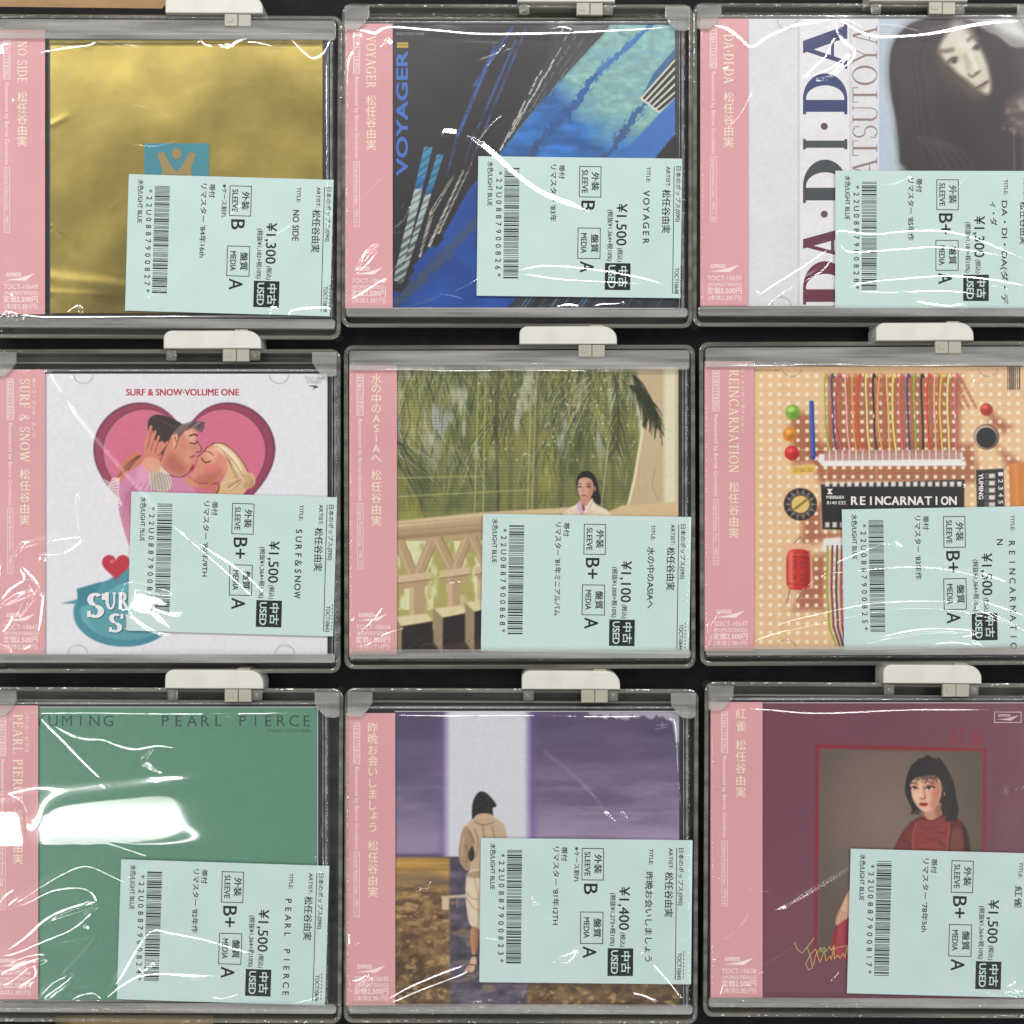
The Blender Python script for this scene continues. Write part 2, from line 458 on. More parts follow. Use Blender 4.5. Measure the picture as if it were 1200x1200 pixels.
# ------------------------------------------------------------------ painting printed pictures
class Art:
    def __init__(s, x0, y0, x1, y1, base, res=1.25):
        s.b = (x0, y0, x1, y1)
        s.nx = int((x1 - x0) * res) + 1; s.ny = int((y1 - y0) * res) + 1
        s.gx = np.linspace(x0, x1, s.nx); s.gy = np.linspace(y0, y1, s.ny)
        s.X, s.Y = np.meshgrid(s.gx, s.gy)
        s.C = np.zeros((s.ny, s.nx, 3)) + np.array(base, float)
    def win(s, x0, y0, x1, y1):
        i0 = max(0, np.searchsorted(s.gx, x0) - 1); i1 = min(s.nx, np.searchsorted(s.gx, x1) + 1)
        j0 = max(0, np.searchsorted(s.gy, y0) - 1); j1 = min(s.ny, np.searchsorted(s.gy, y1) + 1)
        return slice(j0, j1), slice(i0, i1)
    def blend(s, sl, m, col):
        if callable(col): col = col(s.X[sl], s.Y[sl])
        else: col = np.array(col, float)
        s.C[sl] = s.C[sl] * (1 - m[..., None]) + col * m[..., None]
    def poly(s, pts, col, a=1.0, soft=1.0):
        pts = np.array(pts, float)
        sl = s.win(pts[:, 0].min() - soft * 2, pts[:, 1].min() - soft * 2, pts[:, 0].max() + soft * 2, pts[:, 1].max() + soft * 2)
        X, Y = s.X[sl], s.Y[sl]
        if X.size == 0: return
        ins = np.zeros(X.shape, bool); dm = np.full(X.shape, 1e9)
        for (ax, ay), (bx, by) in zip(pts, np.roll(pts, -1, 0)):
            c = ((ay > Y) != (by > Y)) & (X < (bx - ax) * (Y - ay) / ((by - ay) or 1e-9) + ax)
            ins ^= c
            dx, dy = bx - ax, by - ay; L = dx * dx + dy * dy or 1e-9
            t = np.clip(((X - ax) * dx + (Y - ay) * dy) / L, 0, 1)
            dm = np.minimum(dm, (X - ax - t * dx) ** 2 + (Y - ay - t * dy) ** 2)
        d = np.sqrt(dm) * np.where(ins, 1, -1)
        s.blend(sl, np.clip(.5 + d / (soft * 2), 0, 1) * a, col)
    def shape(s, pts, col, a=1.0, soft=1.0):
        p = np.array(pts, float)
        for _ in range(2):
            q = np.roll(p, -1, 0)
            p = np.stack([p * .75 + q * .25, p * .25 + q * .75], 1).reshape(-1, 2)
        s.poly(p, col, a, soft)
    def curve(s, pts, n=5):
        P_ = np.array(pts, float); m = len(P_); out = []
        for i in range(m - 1):
            p0, p1, p2, p3 = P_[max(i - 1, 0)], P_[i], P_[i + 1], P_[min(i + 2, m - 1)]
            for t in np.linspace(0, 1, n + 1)[:-1]:
                out.append(tuple(.5 * ((2 * p1) + (-p0 + p2) * t + (2 * p0 - 5 * p1 + 4 * p2 - p3) * t * t + (-p0 + 3 * p1 - 3 * p2 + p3) * t ** 3)))
        return out + [tuple(P_[-1])]
    def blur(s, n=1):
        for _ in range(n):
            p = np.pad(s.C, ((1, 1), (1, 1), (0, 0)), 'edge')
            s.C = (p[:-2, 1:-1] + p[2:, 1:-1] + p[1:-1, :-2] + p[1:-1, 2:] + 4 * p[1:-1, 1:-1]) / 8
    def ell(s, cx, cy, rx, ry, col, a=1.0, soft=.8, rot=0):
        R = max(rx, ry) + soft * 2
        sl = s.win(cx - R, cy - R, cx + R, cy + R)
        X, Y = s.X[sl] - cx, s.Y[sl] - cy
        if X.size == 0: return
        c, n = math.cos(math.radians(rot)), math.sin(math.radians(rot))
        u, v = X * c + Y * n, -X * n + Y * c
        d = (1 - np.sqrt((u / rx) ** 2 + (v / ry) ** 2)) * min(rx, ry)
        s.blend(sl, np.clip(.5 + d / (soft * 2), 0, 1) * a, col)
    def line(s, pts, w, col, a=1.0, soft=.6, w1=None):
        n = len(pts) - 1
        for i in range(n):
            (ax, ay), (bx, by) = pts[i], pts[i + 1]
            wa = w + ((w1 if w1 is not None else w) - w) * i / n
            R = wa / 2 + soft * 2
            sl = s.win(min(ax, bx) - R, min(ay, by) - R, max(ax, bx) + R, max(ay, by) + R)
            X, Y = s.X[sl], s.Y[sl]
            if X.size == 0: continue
            dx, dy = bx - ax, by - ay; L = dx * dx + dy * dy or 1e-9
            t = np.clip(((X - ax) * dx + (Y - ay) * dy) / L, 0, 1)
            d = np.sqrt((X - ax - t * dx) ** 2 + (Y - ay - t * dy) ** 2)
            s.blend(sl, np.clip(.5 + (wa / 2 - d) / (soft * 2), 0, 1) * a, col)
    def noise(s, sx, sy, seed, octv=4):
        rng = np.random.default_rng(seed)
        out = np.zeros((s.ny, s.nx)); amp = 1; tot = 0
        for o in range(octv):
            gx = (s.X - s.b[0]) / sx * 2 ** o; gy = (s.Y - s.b[1]) / sy * 2 ** o
            g = rng.random((int(gy.max()) + 3, int(gx.max()) + 3))
            ix, iy = gx.astype(int), gy.astype(int)
            fx, fy = gx - ix, gy - iy
            fx = fx * fx * (3 - 2 * fx); fy = fy * fy * (3 - 2 * fy)
            v = (g[iy, ix] * (1 - fx) + g[iy, ix + 1] * fx) * (1 - fy) + (g[iy + 1, ix] * (1 - fx) + g[iy + 1, ix + 1] * fx) * fy
            out += v * amp; tot += amp; amp *= .5
        return out / tot
    def mask(s, m, col, a=1.0):
        m = np.clip(m, 0, 1) * a
        col = np.array(col, float)
        s.C = s.C * (1 - m[..., None]) + col * m[..., None]
    def face(s, cx, cy, r, skin, hair, turn=0.0, lips=(150, 40, 45), shade=(150, 100, 85)):
        """small painted face: r is the half width; turn shifts the features sideways"""
        dk = tuple(c * .55 for c in skin)
        s.ell(cx, cy, r, r * 1.32, skin, soft=1)
        s.ell(cx + r * .45, cy + r * .1, r * .5, r * 1.1, shade, .35, soft=r * .4)
        fx = cx + turn * r
        for sg in (-1, 1):
            ex = fx + sg * r * .42; ey = cy - r * .02
            s.line([(ex - r * .24, ey - r * .26), (ex, ey - r * .34), (ex + r * .24, ey - r * .27)], r * .09, hair, .85)
            s.ell(ex, ey, r * .22, r * .10, (235, 225, 215), .8, .5)
            s.ell(ex, ey, r * .10, r * .10, (25, 18, 18), 1, .5)
            s.line([(ex - r * .24, ey), (ex, ey - r * .12), (ex + r * .24, ey)], r * .07, (30, 20, 20), .9, .4)
        s.line([(fx - r * .06, cy), (fx - r * .12, cy + r * .42)], r * .08, dk, .35, r * .05)
        s.line([(fx - r * .16, cy + r * .48), (fx, cy + r * .52), (fx + r * .14, cy + r * .48)], r * .08, dk, .7, .5)
        s.ell(fx, cy + r * .78, r * .27, r * .10, lips, 1, .5)
        s.line([(fx - r * .27, cy + r * .78), (fx + r * .27, cy + r * .78)], max(.5, r * .04), (70, 20, 25), .8, .4)
    def build(s, name, mat, z, parent, origin, bulge=0.0):
        nx, ny = s.nx, s.ny
        k = SC * (H - z) / D
        co = np.zeros((ny, nx, 3), np.float32)
        co[..., 0] = (s.X - 600) * k - origin[0]; co[..., 1] = (600 - s.Y) * k - origin[1]; co[..., 2] = z - origin[2]
        me = grid_mesh(co)
        at = me.color_attributes.new('print', 'FLOAT_COLOR', 'POINT')
        c = np.ones((ny * nx, 4), np.float32)
        c[:, :3] = np.clip(lin(np.clip(s.C, 0, 255)) * AK - .016, .005, .9).reshape(-1, 3)
        at.data.foreach_set('color', c.ravel())
        return link(name, me, mat, parent)

def grid_mesh(co):
    ny, nx = co.shape[:2]
    me = bpy.data.meshes.new('grid')
    idx = np.arange(nx * ny).reshape(ny, nx)
    q = np.stack([idx[1:, :-1], idx[1:, 1:], idx[:-1, 1:], idx[:-1, :-1]], -1).reshape(-1, 4)
    nf = len(q)
    me.vertices.add(nx * ny); me.vertices.foreach_set('co', co.astype(np.float32).ravel())
    me.loops.add(nf * 4); me.loops.foreach_set('vertex_index', q.astype(np.int32).ravel())
    me.polygons.add(nf)
    me.polygons.foreach_set('loop_start', np.arange(0, nf * 4, 4, dtype=np.int32))
    me.polygons.foreach_set('loop_total', np.full(nf, 4, np.int32))
    me.polygons.foreach_set('use_smooth', np.ones(nf, bool))
    me.update(calc_edges=True)
    return me

# ------------------------------------------------------------------ the surface underneath
def flat(name, outline, z, mat, thick):
    e = (H - z) / D
    mb = MB(); mb.prism([(600 + (x - 600) * e, 600 + (y - 600) * e) for x, y in outline], z - thick, z); return mb.build(name, mat)
o = flat('shelf', [(-900, -900), (2100, -900), (2100, 2100), (-900, 2100)], -.012, M['wood'], .01)
o['kind'] = 'structure'
o = flat('display_board', [(-160, 6), (190, 10), (300, -120), (1700, -120), (1700, 1420), (250, 1420), (250, 1190), (58, 1190), (58, 1420), (-160, 1420)], 0, M['board'], .008)
o['label'] = 'black display board lying under all nine cased CDs'; o['category'] = 'board'

# ------------------------------------------------------------------ security cases
CW, CH = 412, 380
def make_security_case(variant):
    """origin at photo pixel (600, 600); moved into place by its Empty"""
    x0, y0 = 600 - CW / 2, 600 - CH / 2
    def L(x, y): return (x0 + x, y0 + y)
    root = empty('security_case', (0, 0, 0), '-', 'security case', 'clear security cases')
    mb = MB()
    ring_mesh(mb, rrect(x0, y0, x0 + CW, y0 + CH, 11), rrect(x0 + 5, y0 + 5, x0 + CW - 5, y0 + CH - 5, 8), .0006, .0128)
    mb.build('outer_wall', M['rim'], root)
    mb = MB(); mb.prism(rrect(x0 + 5.3, y0 + 5.3, x0 + CW - 5.3, y0 + CH - 5.3, 8), .0006, .0020)
    mb.build('base_plate', M['base'], root)
    mb = MB(); mb.box(x0 + 7, y0 + 14.5, x0 + CW - 7, y0 + 17, .0021, .0112, .0004)
    mb.build('top_rib', M['rim'], root)
    mb = MB(); mb.box(x0 + 7, y0 + CH - 15, x0 + CW - 7, y0 + CH - 12, .0021, .0118, .0004)
    mb.build('bottom_rib', M['rim'], root)
    # lip over the lower edge of the CD
    mb = MB(); mb.prism(rrect(x0 + 6, y0 + CH - 23.5, x0 + CW - 6, y0 + CH - 12.5, 4), .01345, .0143, .0004)
    mb.build('retaining_lip', M['clear'], root)
    if variant == 'lip':
        mb = MB(); mb.prism(rrect(x0 + 7, y0 + 7, x0 + CW - 7, y0 + 30, 4), .01345, .0143, .0004)
        mb.build('retaining_lip', M['clear'], root)
    else:
        for sg in (0, 1):
            def X(v): return x0 + v if sg == 0 else x0 + CW - v
            pts = [(X(4), y0 + 4), (X(33), y0 + 4), (X(33), y0 + 16), (X(28), y0 + 24), (X(20), y0 + 32), (X(10), y0 + 33), (X(4), y0 + 31)]
            if sg: pts = pts[::-1]
            mb = MB(); mb.prism(pts, .0132, .0144, .0004)
            mb.build('corner_pad', M['clear'], root)
        for sg in (0, 1):
            bx = x0 + 208 if sg == 0 else x0 + 306
            mb = MB(); mb.prism(rrect(bx, y0 + 1.5, bx + 12, y0 + 13.5, 2), .0129, .0137, .0003)
            mb.prism([(bx + 6 + 3 * math.cos(a * .6283), y0 + 8 + 3 * math.sin(a * .6283)) for a in range(10)], .01375, .0146, .0003)
            mb.build('spring_catch', M['rim'], root)
    # white lock bar outside the top wall
    lb = [(x0 + 206, y0 + .0)] + [(x0 + 206 + 10 - 10 * math.cos(a), y0 - 12 - 9 * math.sin(a)) for a in np.linspace(0, math.pi / 2, 7)]
    lb += [(x0 + 320 - 17 + 17 * math.sin(a), y0 - 21 + 15 - 15 * math.cos(a)) for a in np.linspace(0, math.pi / 2, 8)] + [(x0 + 320, y0 + .0)]
    mb = MB(); mb.prism(lb, .0015, .0152, .0006)
    lock = mb.build('lock_bar', M['lock'], root)
    mb = MB(); mb.box(x0 + 275, y0 + .6, x0 + 290.5, y0 + 15, .0129, .0149, .0004); mb.box(x0 + 291, y0 + .6, x0 + 306, y0 + 15, .0129, .0146, .0004)
    mb.box(x0 + 279, y0 + 5, x0 + 285, y0 + 10, .0150, .0152)
    mb.build('lock_stem', M['stem'], lock)
    mb = MB(); mb.prism(rrect(x0 + 289, y0 - 22.6, x0 + 304, y0 - 21.1, .6), .004, .0142)
    mb.build('lock_tab', M['stem'], lock)
    return root

CASES = {  # left, top of the outer wall, rotation in degrees (clockwise on the photo), kind
    1: (-12, 17, .3, 'lip'), 2: (400, 4, .1, 'pad'), 3: (812, 3, .1, 'pad'),
    4: (-13, 409, .0, 'pad'), 5: (403, 404, -.1, 'lip'), 6: (820, 400, -.2, 'lip'),
    7: (-14, 806, .3, 'pad'), 8: (403, 807, .2, 'pad'), 9: (825, 800, .3, 'pad')}
CDNAME = {1: 'gold foil CD', 2: 'blue skyscraper CD', 3: 'white CD with large upright letters', 4: 'white CD with the pink heart',
          5: 'CD with the balcony and palms', 6: 'circuit board CD', 7: 'plain green CD', 8: 'CD with the purple sky', 9: 'maroon CD with the framed portrait'}
PROTO = {}
def copy_tree(o, parent=None):
    c = o.copy(); COL.objects.link(c)
    if parent: c.parent = parent
    for ch in list(o.children): copy_tree(ch, c)
    return c
for n, (lx, ty, rot, kind) in CASES.items():
    if kind not in PROTO:
        PROTO[kind] = make_security_case(kind); r = PROTO[kind]
    else:
        r = copy_tree(PROTO[kind])
    fx, fy = (1.008, 1.035) if n > 6 else (1, 1)
    cx, cy, _ = W(lx + CW * fx / 2, ty + CH * fy / 2, ZT)
    r.location = (cx, cy, 0)
    r.rotation_euler = (0, 0, -math.radians(rot))
    if n > 6: r.scale = (1.008, 1.035, 1)
    r['label'] = 'clear plastic security case with white lock bar holding the ' + CDNAME[n]

# ------------------------------------------------------------------ CD covers: position data
#      cover rect,             obi rect            rotation (deg, clockwise)
CD = {1: ((52, 43, 378, 368), (-14, 34, 52, 368), .2), 2: ((458, 29, 791, 361), (404, 27, 460, 361), .0), 3: ((876, 22, 1212, 358), (821, 21, 877, 358), .0),
      4: ((50, 438, 383, 767), (-10, 433, 52, 767), .0), 5: ((463, 430, 795, 765), (409, 428, 465, 767), -.1), 6: ((882, 430, 1216, 761), (826, 423, 884, 763), -.1),
      7: ((43, 829, 372, 1172), (-16, 827, 44, 1172), .2), 8: ((462, 834, 796, 1180), (405, 836, 463, 1179), .1), 9: ((892, 824, 1226, 1172), (833, 823, 894, 1170), .1)}
ZC, ZO, ZP, ZF = .0112, .01225, .01262, .0130     # cover, obi, price label, film

OBI = {  # title, its y range, style, x of centre line, artist y range, x of small text, ruby (text, y0, y1), catalogue number, price, tax-free price
    1: ('NO SIDE', 48, 97, 's', 26, (107, 172), 8, None, 'TOCT-10649', '2,500', '2,381'),
    2: ('VOYAGER', 42, 103, 's', 435, (111, 176), 418, None, 'TOCT-10648', '2,500', '2,381'),
    3: ('DA·DI·DA', 40, 98, 's', 854, (107, 173), 836, None, 'TOCT-10650', '2,500', '2,381'),
    4: ('SURF & SNOW', 444, 541, 's', 29, (549, 616), 12, ('サーフ・アンド・スノウ', 443, 512), 'TOCT-10643', '2,500', '2,381'),
    5: ('水の中のASIAへ', 438, 543, 'u', 441, (550, 617), 422, None, 'TOCT-10644', '1,800', '1,714'),
    6: ('REINCARNATION', 433, 554, 's', 860, (564, 631), 839, ('リ・インカーネイション', 432, 507), 'TOCT-10647', '2,500', '2,381'),
    7: ('PEARL PIERCE', 837, 940, 's', 21, (948, 1013), 3, ('パール・ピアス', 836, 882), 'TOCT-10646', '2,500', '2,381'),
    8: ('昨晩お会いしましょう', 846, 976, 'u', 437, (984, 1052), 418, None, 'TOCT-10645', '2,500', '2,381'),
    9: ('紅雀', 829, 858, 'u', 868, (866, 935), 849, None, 'TOCT-10638', '2,500', '2,381')}
REL = {1: '1984.12.1', 2: '1983.12.1', 3: '1985.11.30', 4: '1980.12.1', 5: '1981.5.21', 6: '1983.2.21', 7: '1982.6.21', 8: '1981.11.1', 9: '1978.3.5'}

def make_obi(n, root, org):
    (x0, y0, x1, y1) = CD[n][1]
    mb = MB(); mb.box(x0, y0, x1, y1, .0120, ZO)
    ob = mb.build('paper_band', M['obi'], root, org)
    title, ty0, ty1, st, cx, (ay0, ay1), sx, ruby, cat, price, net = OBI[n]
    g = Prn(ZO + .00003)
    if st == 's': g.serif(title, (cx - 5.6, ty0), ty1 - ty0, 11.2, 'd', T=.14, t=.06)
    else: g.upright(title, cx, ty0, ty1, 13, .004)
    g.upright('松任谷由実', cx, ay0, ay1, 13, .004)
    g.build('title_print', M['obi_gold'], ob, org)
    p = Prn(ZO + .00003)
    if ruby: p.text(ruby[0], (cx + 8.4, ruby[1]), ruby[2] - ruby[1], 5.5, 'd')
    ys = y0 + 11
    p.frame(sx - 4, ys, sx + 4, ys + 48, .7)
    p.serif('REMASTERING', (sx - 2.6, ys + 2), 44, 5.2, 'd', T=.17, t=.08)
    p.text('Remastered by Bernie Grundman', (sx - 2, ys + 52), 96, 6.5, 'd')
    p.frame(sx - 3.4, ys + 151, sx + 3.6, ys + 228, .5)
    p.text('Original Release Date : ' + REL[n], (sx - 1.6, ys + 153), 73, 5, 'd')
    # emblem, catalogue number and price
    bx = x1 - 46; by = y1 - 49
    p.text('EXPRESS', (bx + 2, by + 5), 17, 6.5, 'r', .02)
    p.poly([(bx, by + 9.3), (bx + 18, by + 6.6), (bx + 35, by + 1.2), (bx + 24, by + 9.8)])
    p.text(cat, (bx - 2, by + 19.6), 40, 8, 'r')
    p.text('(POPS/STEREO)', (bx - 1, by + 26.4), 39, 6, 'r')
    p.text('定価%s円' % price, (bx - 2, by + 34.6), 40, 8.4, 'r', .012)
    p.text('(本体%s円)' % net, (bx - 1, by + 42.4), 39, 7, 'r')
    p.build('band_print', M['obi_print'], ob, org)
    return ob
# ------------------------------------------------------------------ cover pictures (printed, flat)
def make_cover(n, root, org):
    x0, y0, x1, y1 = CD[n][0]
    R = random.Random(100 + n)
    if n == 1: return cover_gold(root, org, x0, y0, x1, y1)
    base = {2: (40, 38, 44), 3: (214, 214, 218), 4: (222, 221, 226), 5: (96, 104, 62), 6: (222, 184, 140), 7: (92, 138, 116), 8: (96, 84, 118), 9: (112, 66, 80)}[n]
    A = Art(x0, y0, x1, y1, base)
    globals()['paint_%d' % n](A, R)
    A.blur({3: 3, 5: 1, 8: 1, 9: 1}.get(n, 0))
    grain = A.noise(3, 3, 50 + n, 2)
    A.C *= (1 + (grain - .5) * .05)[..., None]
    cv = A.build('front_cover', M['art'], ZC, root, org)
    mb = MB(); mb.box(x0, y0, x1, y1, ZC - .0007, ZC - .00004)
    mb.build('booklet_pages', ink((200, 200, 200)), root, org)
    f = globals().get('letter_%d' % n)
    if f: f(cv, org)
    return cv

def cover_gold(root, org, x0, y0, x1, y1):
    # foil sheet with soft dents and a folded crease
    nx, ny = 170, 170
    gx = np.linspace(x0 + 7, x1, nx); gy = np.linspace(y0 + 7, y1 - 1, ny)
    X, Y = np.meshgrid(gx, gy)
    A = Art(x0 + 7, y0 + 7, x1, y1 - 1, (0, 0, 0), 1.0)
    nz = A.noise(130, 100, 3, 2) * .8 + A.noise(40, 34, 13, 2) * .08
    nz = nz[np.clip(((Y - y0 - 7)).astype(int), 0, A.ny - 1), np.clip((X - x0 - 7).astype(int), 0, A.nx - 1)]
    wv = np.clip((y1 - Y) * SC, 0, 1)
    h = nz * .0009 + .0008 - .075 * wv * wv
    h += .0005 * np.exp(-((Y - 328 - .10 * (X - 60)) / 9.0) ** 2) * np.clip((190 - X) / 60, 0, 1)
    h += .0006 * np.exp(-((Y - 344 - .05 * (X - 60)) / 6.0) ** 2) * np.clip((170 - X) / 60, 0, 1)
    h += .00025 * np.exp(-(((X - 66) * .5 + (Y - 143)) / 2.5) ** 2 - ((X - 66) / 12) ** 2)
    h += .00025 * np.exp(-(((Y - 266) - .62 * (X - 60)) / 2.0) ** 2) * np.clip((95 - X) / 25, 0, 1)
    h += .00018 * np.exp(-(((Y - 296) - .42 * (X - 82)) / 1.5) ** 2) * np.clip((X - 82) / 10, 0, 1) * np.clip((150 - X) / 10, 0, 1)
    z = ZC - .0009 + h
    k = SC * (H - z) / D
    co = np.stack([(X - 600) * k - org[0], (600 - Y) * k - org[1], z - org[2]], -1)
    # smooth the sampled noise
    for _ in range(3):
        co[1:-1, 1:-1, 2] = (co[:-2, 1:-1, 2] + co[2:, 1:-1, 2] + co[1:-1, :-2, 2] + co[1:-1, 2:, 2] + co[1:-1, 1:-1, 2]) / 5
    cv = link('front_cover', grid_mesh(co), M['gold'], root)
    mb = MB(); mb.box(x0, y0, x1, y1, ZC - .0020, ZC - .00125)
    mb.build('gold_backing', M['gold'], root, org)
    mb = MB(); mb.box(x0 + 3, y0 + 1.5, x1, y0 + 6.5, ZC - .0016, ZC - .0004, .0004)
    mb.build('folded_edge', M['gold'], root, org)
    zz = co[..., 2] + org[2]
    def zat(x, y):
        i = min(max((x - gx[0]) / (gx[1] - gx[0]), 0), nx - 1.001); j_ = min(max((y - gy[0]) / (gy[1] - gy[0]), 0), ny - 1.001)
        return float(zz[int(j_):int(j_) + 2, int(i):int(i) + 2].max())
    q = Prn(zat, None); q.dz = .00008
    for jj in range(18):
        for ii in range(18):
            q.rect(169 + ii * 76 / 18, 168 + jj * 74 / 18, 169 + (ii + 1) * 76 / 18, 168 + (jj + 1) * 74 / 18)
    em = q.build('teal_emblem', ink((48, 128, 142)), root, org)
    g = Prn(zat, None); g.dz = .00022
    g.poly([(207 + 5.5 * math.cos(a * .3927), 180 + 6.5 * math.sin(a * .3927)) for a in range(16)])
    L_ = [(184, 180), (192, 178), (196, 186), (202, 196), (207, 201), (207, 212), (199, 206), (196, 203), (195, 225), (188, 225), (190, 197)]
    g.poly(L_); g.poly([(414 - x, y) for x, y in L_])
    g.build('emblem_figure', ink((146, 126, 74)), em, org)
    return cv

def paint_2(A, R):
    X, Y = A.X, A.Y
    n1 = A.noise(60, 40, 5, 4); n2 = A.noise(26, 8, 6, 4); n5 = A.noise(9, 5, 12, 3)
    d = (X - 664) * .62 - (Y - 122) * .78
    t = np.clip(d / 34 + (n1 - .5) * 1.5 + .25, 0, 1)[..., None]
    deep = np.array((46, 104, 172.)) * (1 + (n2[..., None] - .5) * .7)
    A.C[:] = deep * (1 - t) + np.array((132, 174, 170.)) * t * (1 + (n5[..., None] - .5) * .3)
    A.mask(np.clip((n2 - .5) * 5, 0, 1) * t[..., 0], (98, 156, 172), .5)
    low = np.clip((Y - 186) / 40, 0, 1)
    A.C = A.C * (1 - low[..., None]) + (np.array((34, 72, 146.)) * (1 + (n1[..., None] - .5) * .5)) * low[..., None]
    def seam(p, q, w0, w1, col, jag=1.0):
        px, py = q[0] - p[0], q[1] - p[1]; L_ = math.hypot(px, py); nx_, ny_ = -py / L_, px / L_
        m_ = int(L_ / 1.3); la = lb = 0; A1 = []; B1 = []
        for i in range(m_ + 1):
            u = i / m_; wd = w0 + (w1 - w0) * u
            la = la * .6 + R.gauss(0, 1) * jag * wd * .15; lb = lb * .6 + R.gauss(0, 1) * jag * wd * .15
            x, y = p[0] + px * u, p[1] + py * u
            A1.append((x + nx_ * (wd / 2 + la), y + ny_ * (wd / 2 + la))); B1.append((x - nx_ * (wd / 2 + lb), y - ny_ * (wd / 2 + lb)))
        A.poly(A1 + B1[::-1], col, .95, .6)
        for k in range(int(L_ / 6)):
            u = R.random(); s_ = R.choice((-1, 1)) * (w0 + (w1 - w0) * u) * R.uniform(.5, .9); x, y = p[0] + px * u + nx_ * s_, p[1] + py * u + ny_ * s_
            A.line([(x, y), (x + px / L_ * R.uniform(1, 5), y + py / L_ * R.uniform(1, 5))], R.uniform(.6, 1.5), col, .8, .4)
    seam((618, 188), (640, 158), 9, 8, (54, 76, 122), 1.3); seam((640, 158), (674, 122), 8, 6, (46, 80, 142), 1.6); seam((672, 124), (700, 86), 8, 8, (36, 88, 152)); seam((700, 86), (764, 28), 8, 4, (46, 110, 172), .7)
    seam((708, 188), (735, 148), 9, 8, (58, 84, 130)); seam((735, 148), (760, 116), 8, 6, (52, 92, 146))
    seam((476, 345), (520, 300), 10, 12, (62, 76, 104), .5); seam((520, 300), (566, 250), 12, 8, (60, 78, 114), .5); seam((462, 358), (486, 330), 9, 6, (58, 70, 98), .5)
    # dark tower with a greener side face, a notched lower edge
    A.poly([(450, 20), (718, 20), (712, 34), (641, 111), (619, 136), (587, 178), (548, 224), (519, 276), (520, 280), (511, 290), (505, 288), (491, 304), (484, 312), (486, 318), (480, 324), (478, 333), (470, 343), (456, 338), (450, 352)], (44, 41, 44), 1, .8)
    A.poly([(640, 22), (718, 20), (712, 34), (641, 111), (619, 136), (587, 178), (584, 176), (620, 108), (648, 52)], (72, 76, 78), .55, 4)
    A.mask(A.noise(40, 50, 8, 3) * (X < 560) * np.clip((230 - Y) / 60, 0, 1) * np.clip((560 - X) / 60, 0, 1), (74, 74, 80), .45)
    # blue cable lines
    for (p, q, w0, w1, col) in (((600, 33), (556, 100), 3.4, 3.8, (56, 86, 156)), ((580, 55), (536, 160), 4.2, 3.6, (62, 98, 172)), ((604, 48), (560, 150), 2.6, 2.4, (60, 92, 164)), ((616, 34), (566, 156), 2.2, 2.2, (56, 88, 160)), ((536, 160), (524, 205), 3.2, 1.6, (66, 84, 140)), ((556, 155), (545, 190), 2.4, 2, (66, 84, 130)), ((568, 150), (552, 190), 2, 2, (84, 96, 130))):
        A.line([(p[0] + (q[0] - p[0]) * u, p[1] + (q[1] - p[1]) * u) for u in np.linspace(0, 1, 8)], w0, col, .8, .7, w1)
        for k in range(5):
            u = R.random(); x, y = p[0] + (q[0] - p[0]) * u, p[1] + (q[1] - p[1]) * u
            A.line([(x + 2, y - 5), (x - 1, y + 3)], 1.1, (40, 38, 46), .9, .4)
    # broken window lines running down the tower edge
    for (p, q, n_, w_, c_) in (((660, 33), (586, 176), 20, 1.7, (196, 200, 190)), ((668, 36), (592, 170), 20, 1.4, (150, 166, 164)), ((650, 70), (585, 178), 14, 1.4, (206, 208, 196)), ((674, 42), (600, 165), 20, 1.1, (108, 128, 130)), ((684, 44), (606, 156), 16, 1.0, (96, 112, 114)), ((664, 80), (640, 118), 8, 1.0, (130, 140, 136)), ((700, 40), (650, 100), 12, .8, (88, 96, 98))):
        for i in range(n_):
            if R.random() < .28: continue
            u0 = i / n_; u1 = u0 + R.uniform(.5, .95) / n_; o = R.uniform(-.8, .8)
            A.line([(p[0] + (q[0] - p[0]) * u0 + o, p[1] + (q[1] - p[1]) * u0), (p[0] + (q[0] - p[0]) * u1 + o, p[1] + (q[1] - p[1]) * u1)], w_, c_, .9, .4)
    for (p, q, w0, w1) in (((553, 191), (514, 273), 1.5, 2.6), ((543, 200), (503, 288), 2.4, 3.2), ((531, 207), (505, 250), 2.4, 4.2), ((506, 250), (492, 300), 4.2, 2.8)):
        pts = [(p[0] + (q[0] - p[0]) * u, p[1] + (q[1] - p[1]) * u) for u in np.linspace(0, 1, 9)]
        A.line(pts, w0, (186, 186, 172), .95, .5, w1)
        for k in range(11):
            u = k / 11 + R.uniform(0, .05); x, y = p[0] + (q[0] - p[0]) * u, p[1] + (q[1] - p[1]) * u
            A.line([(x + 3, y - 4), (x - 2.4, y + 3)], R.uniform(.6, 1.6), (58, 54, 54), .85, .4)
    # two lit bands with slanting glazing bars
    for (L0, L1, R0, R1) in (((497, 172), (461, 328), (507, 172), (469, 330)), ((512, 181), (467, 332), (520, 181), (473, 329))):
        for j in range(48):
            u, v = j / 48, (j + 1) / 48
            c_ = np.array((70, 136, 176.)) if u < .22 else np.array((52, 110, 166.)) if u < .3 else np.array((180, 198, 192.)) * (1 - u * .18)
            pt = lambda P0, P1, w_: (P0[0] + (P1[0] - P0[0]) * w_, P0[1] + (P1[1] - P0[1]) * w_)
            A.poly([pt(L0, L1, u), pt(R0, R1, u), pt(R0, R1, v + .004), pt(L0, L1, v + .004)], tuple(c_), 1, .5)
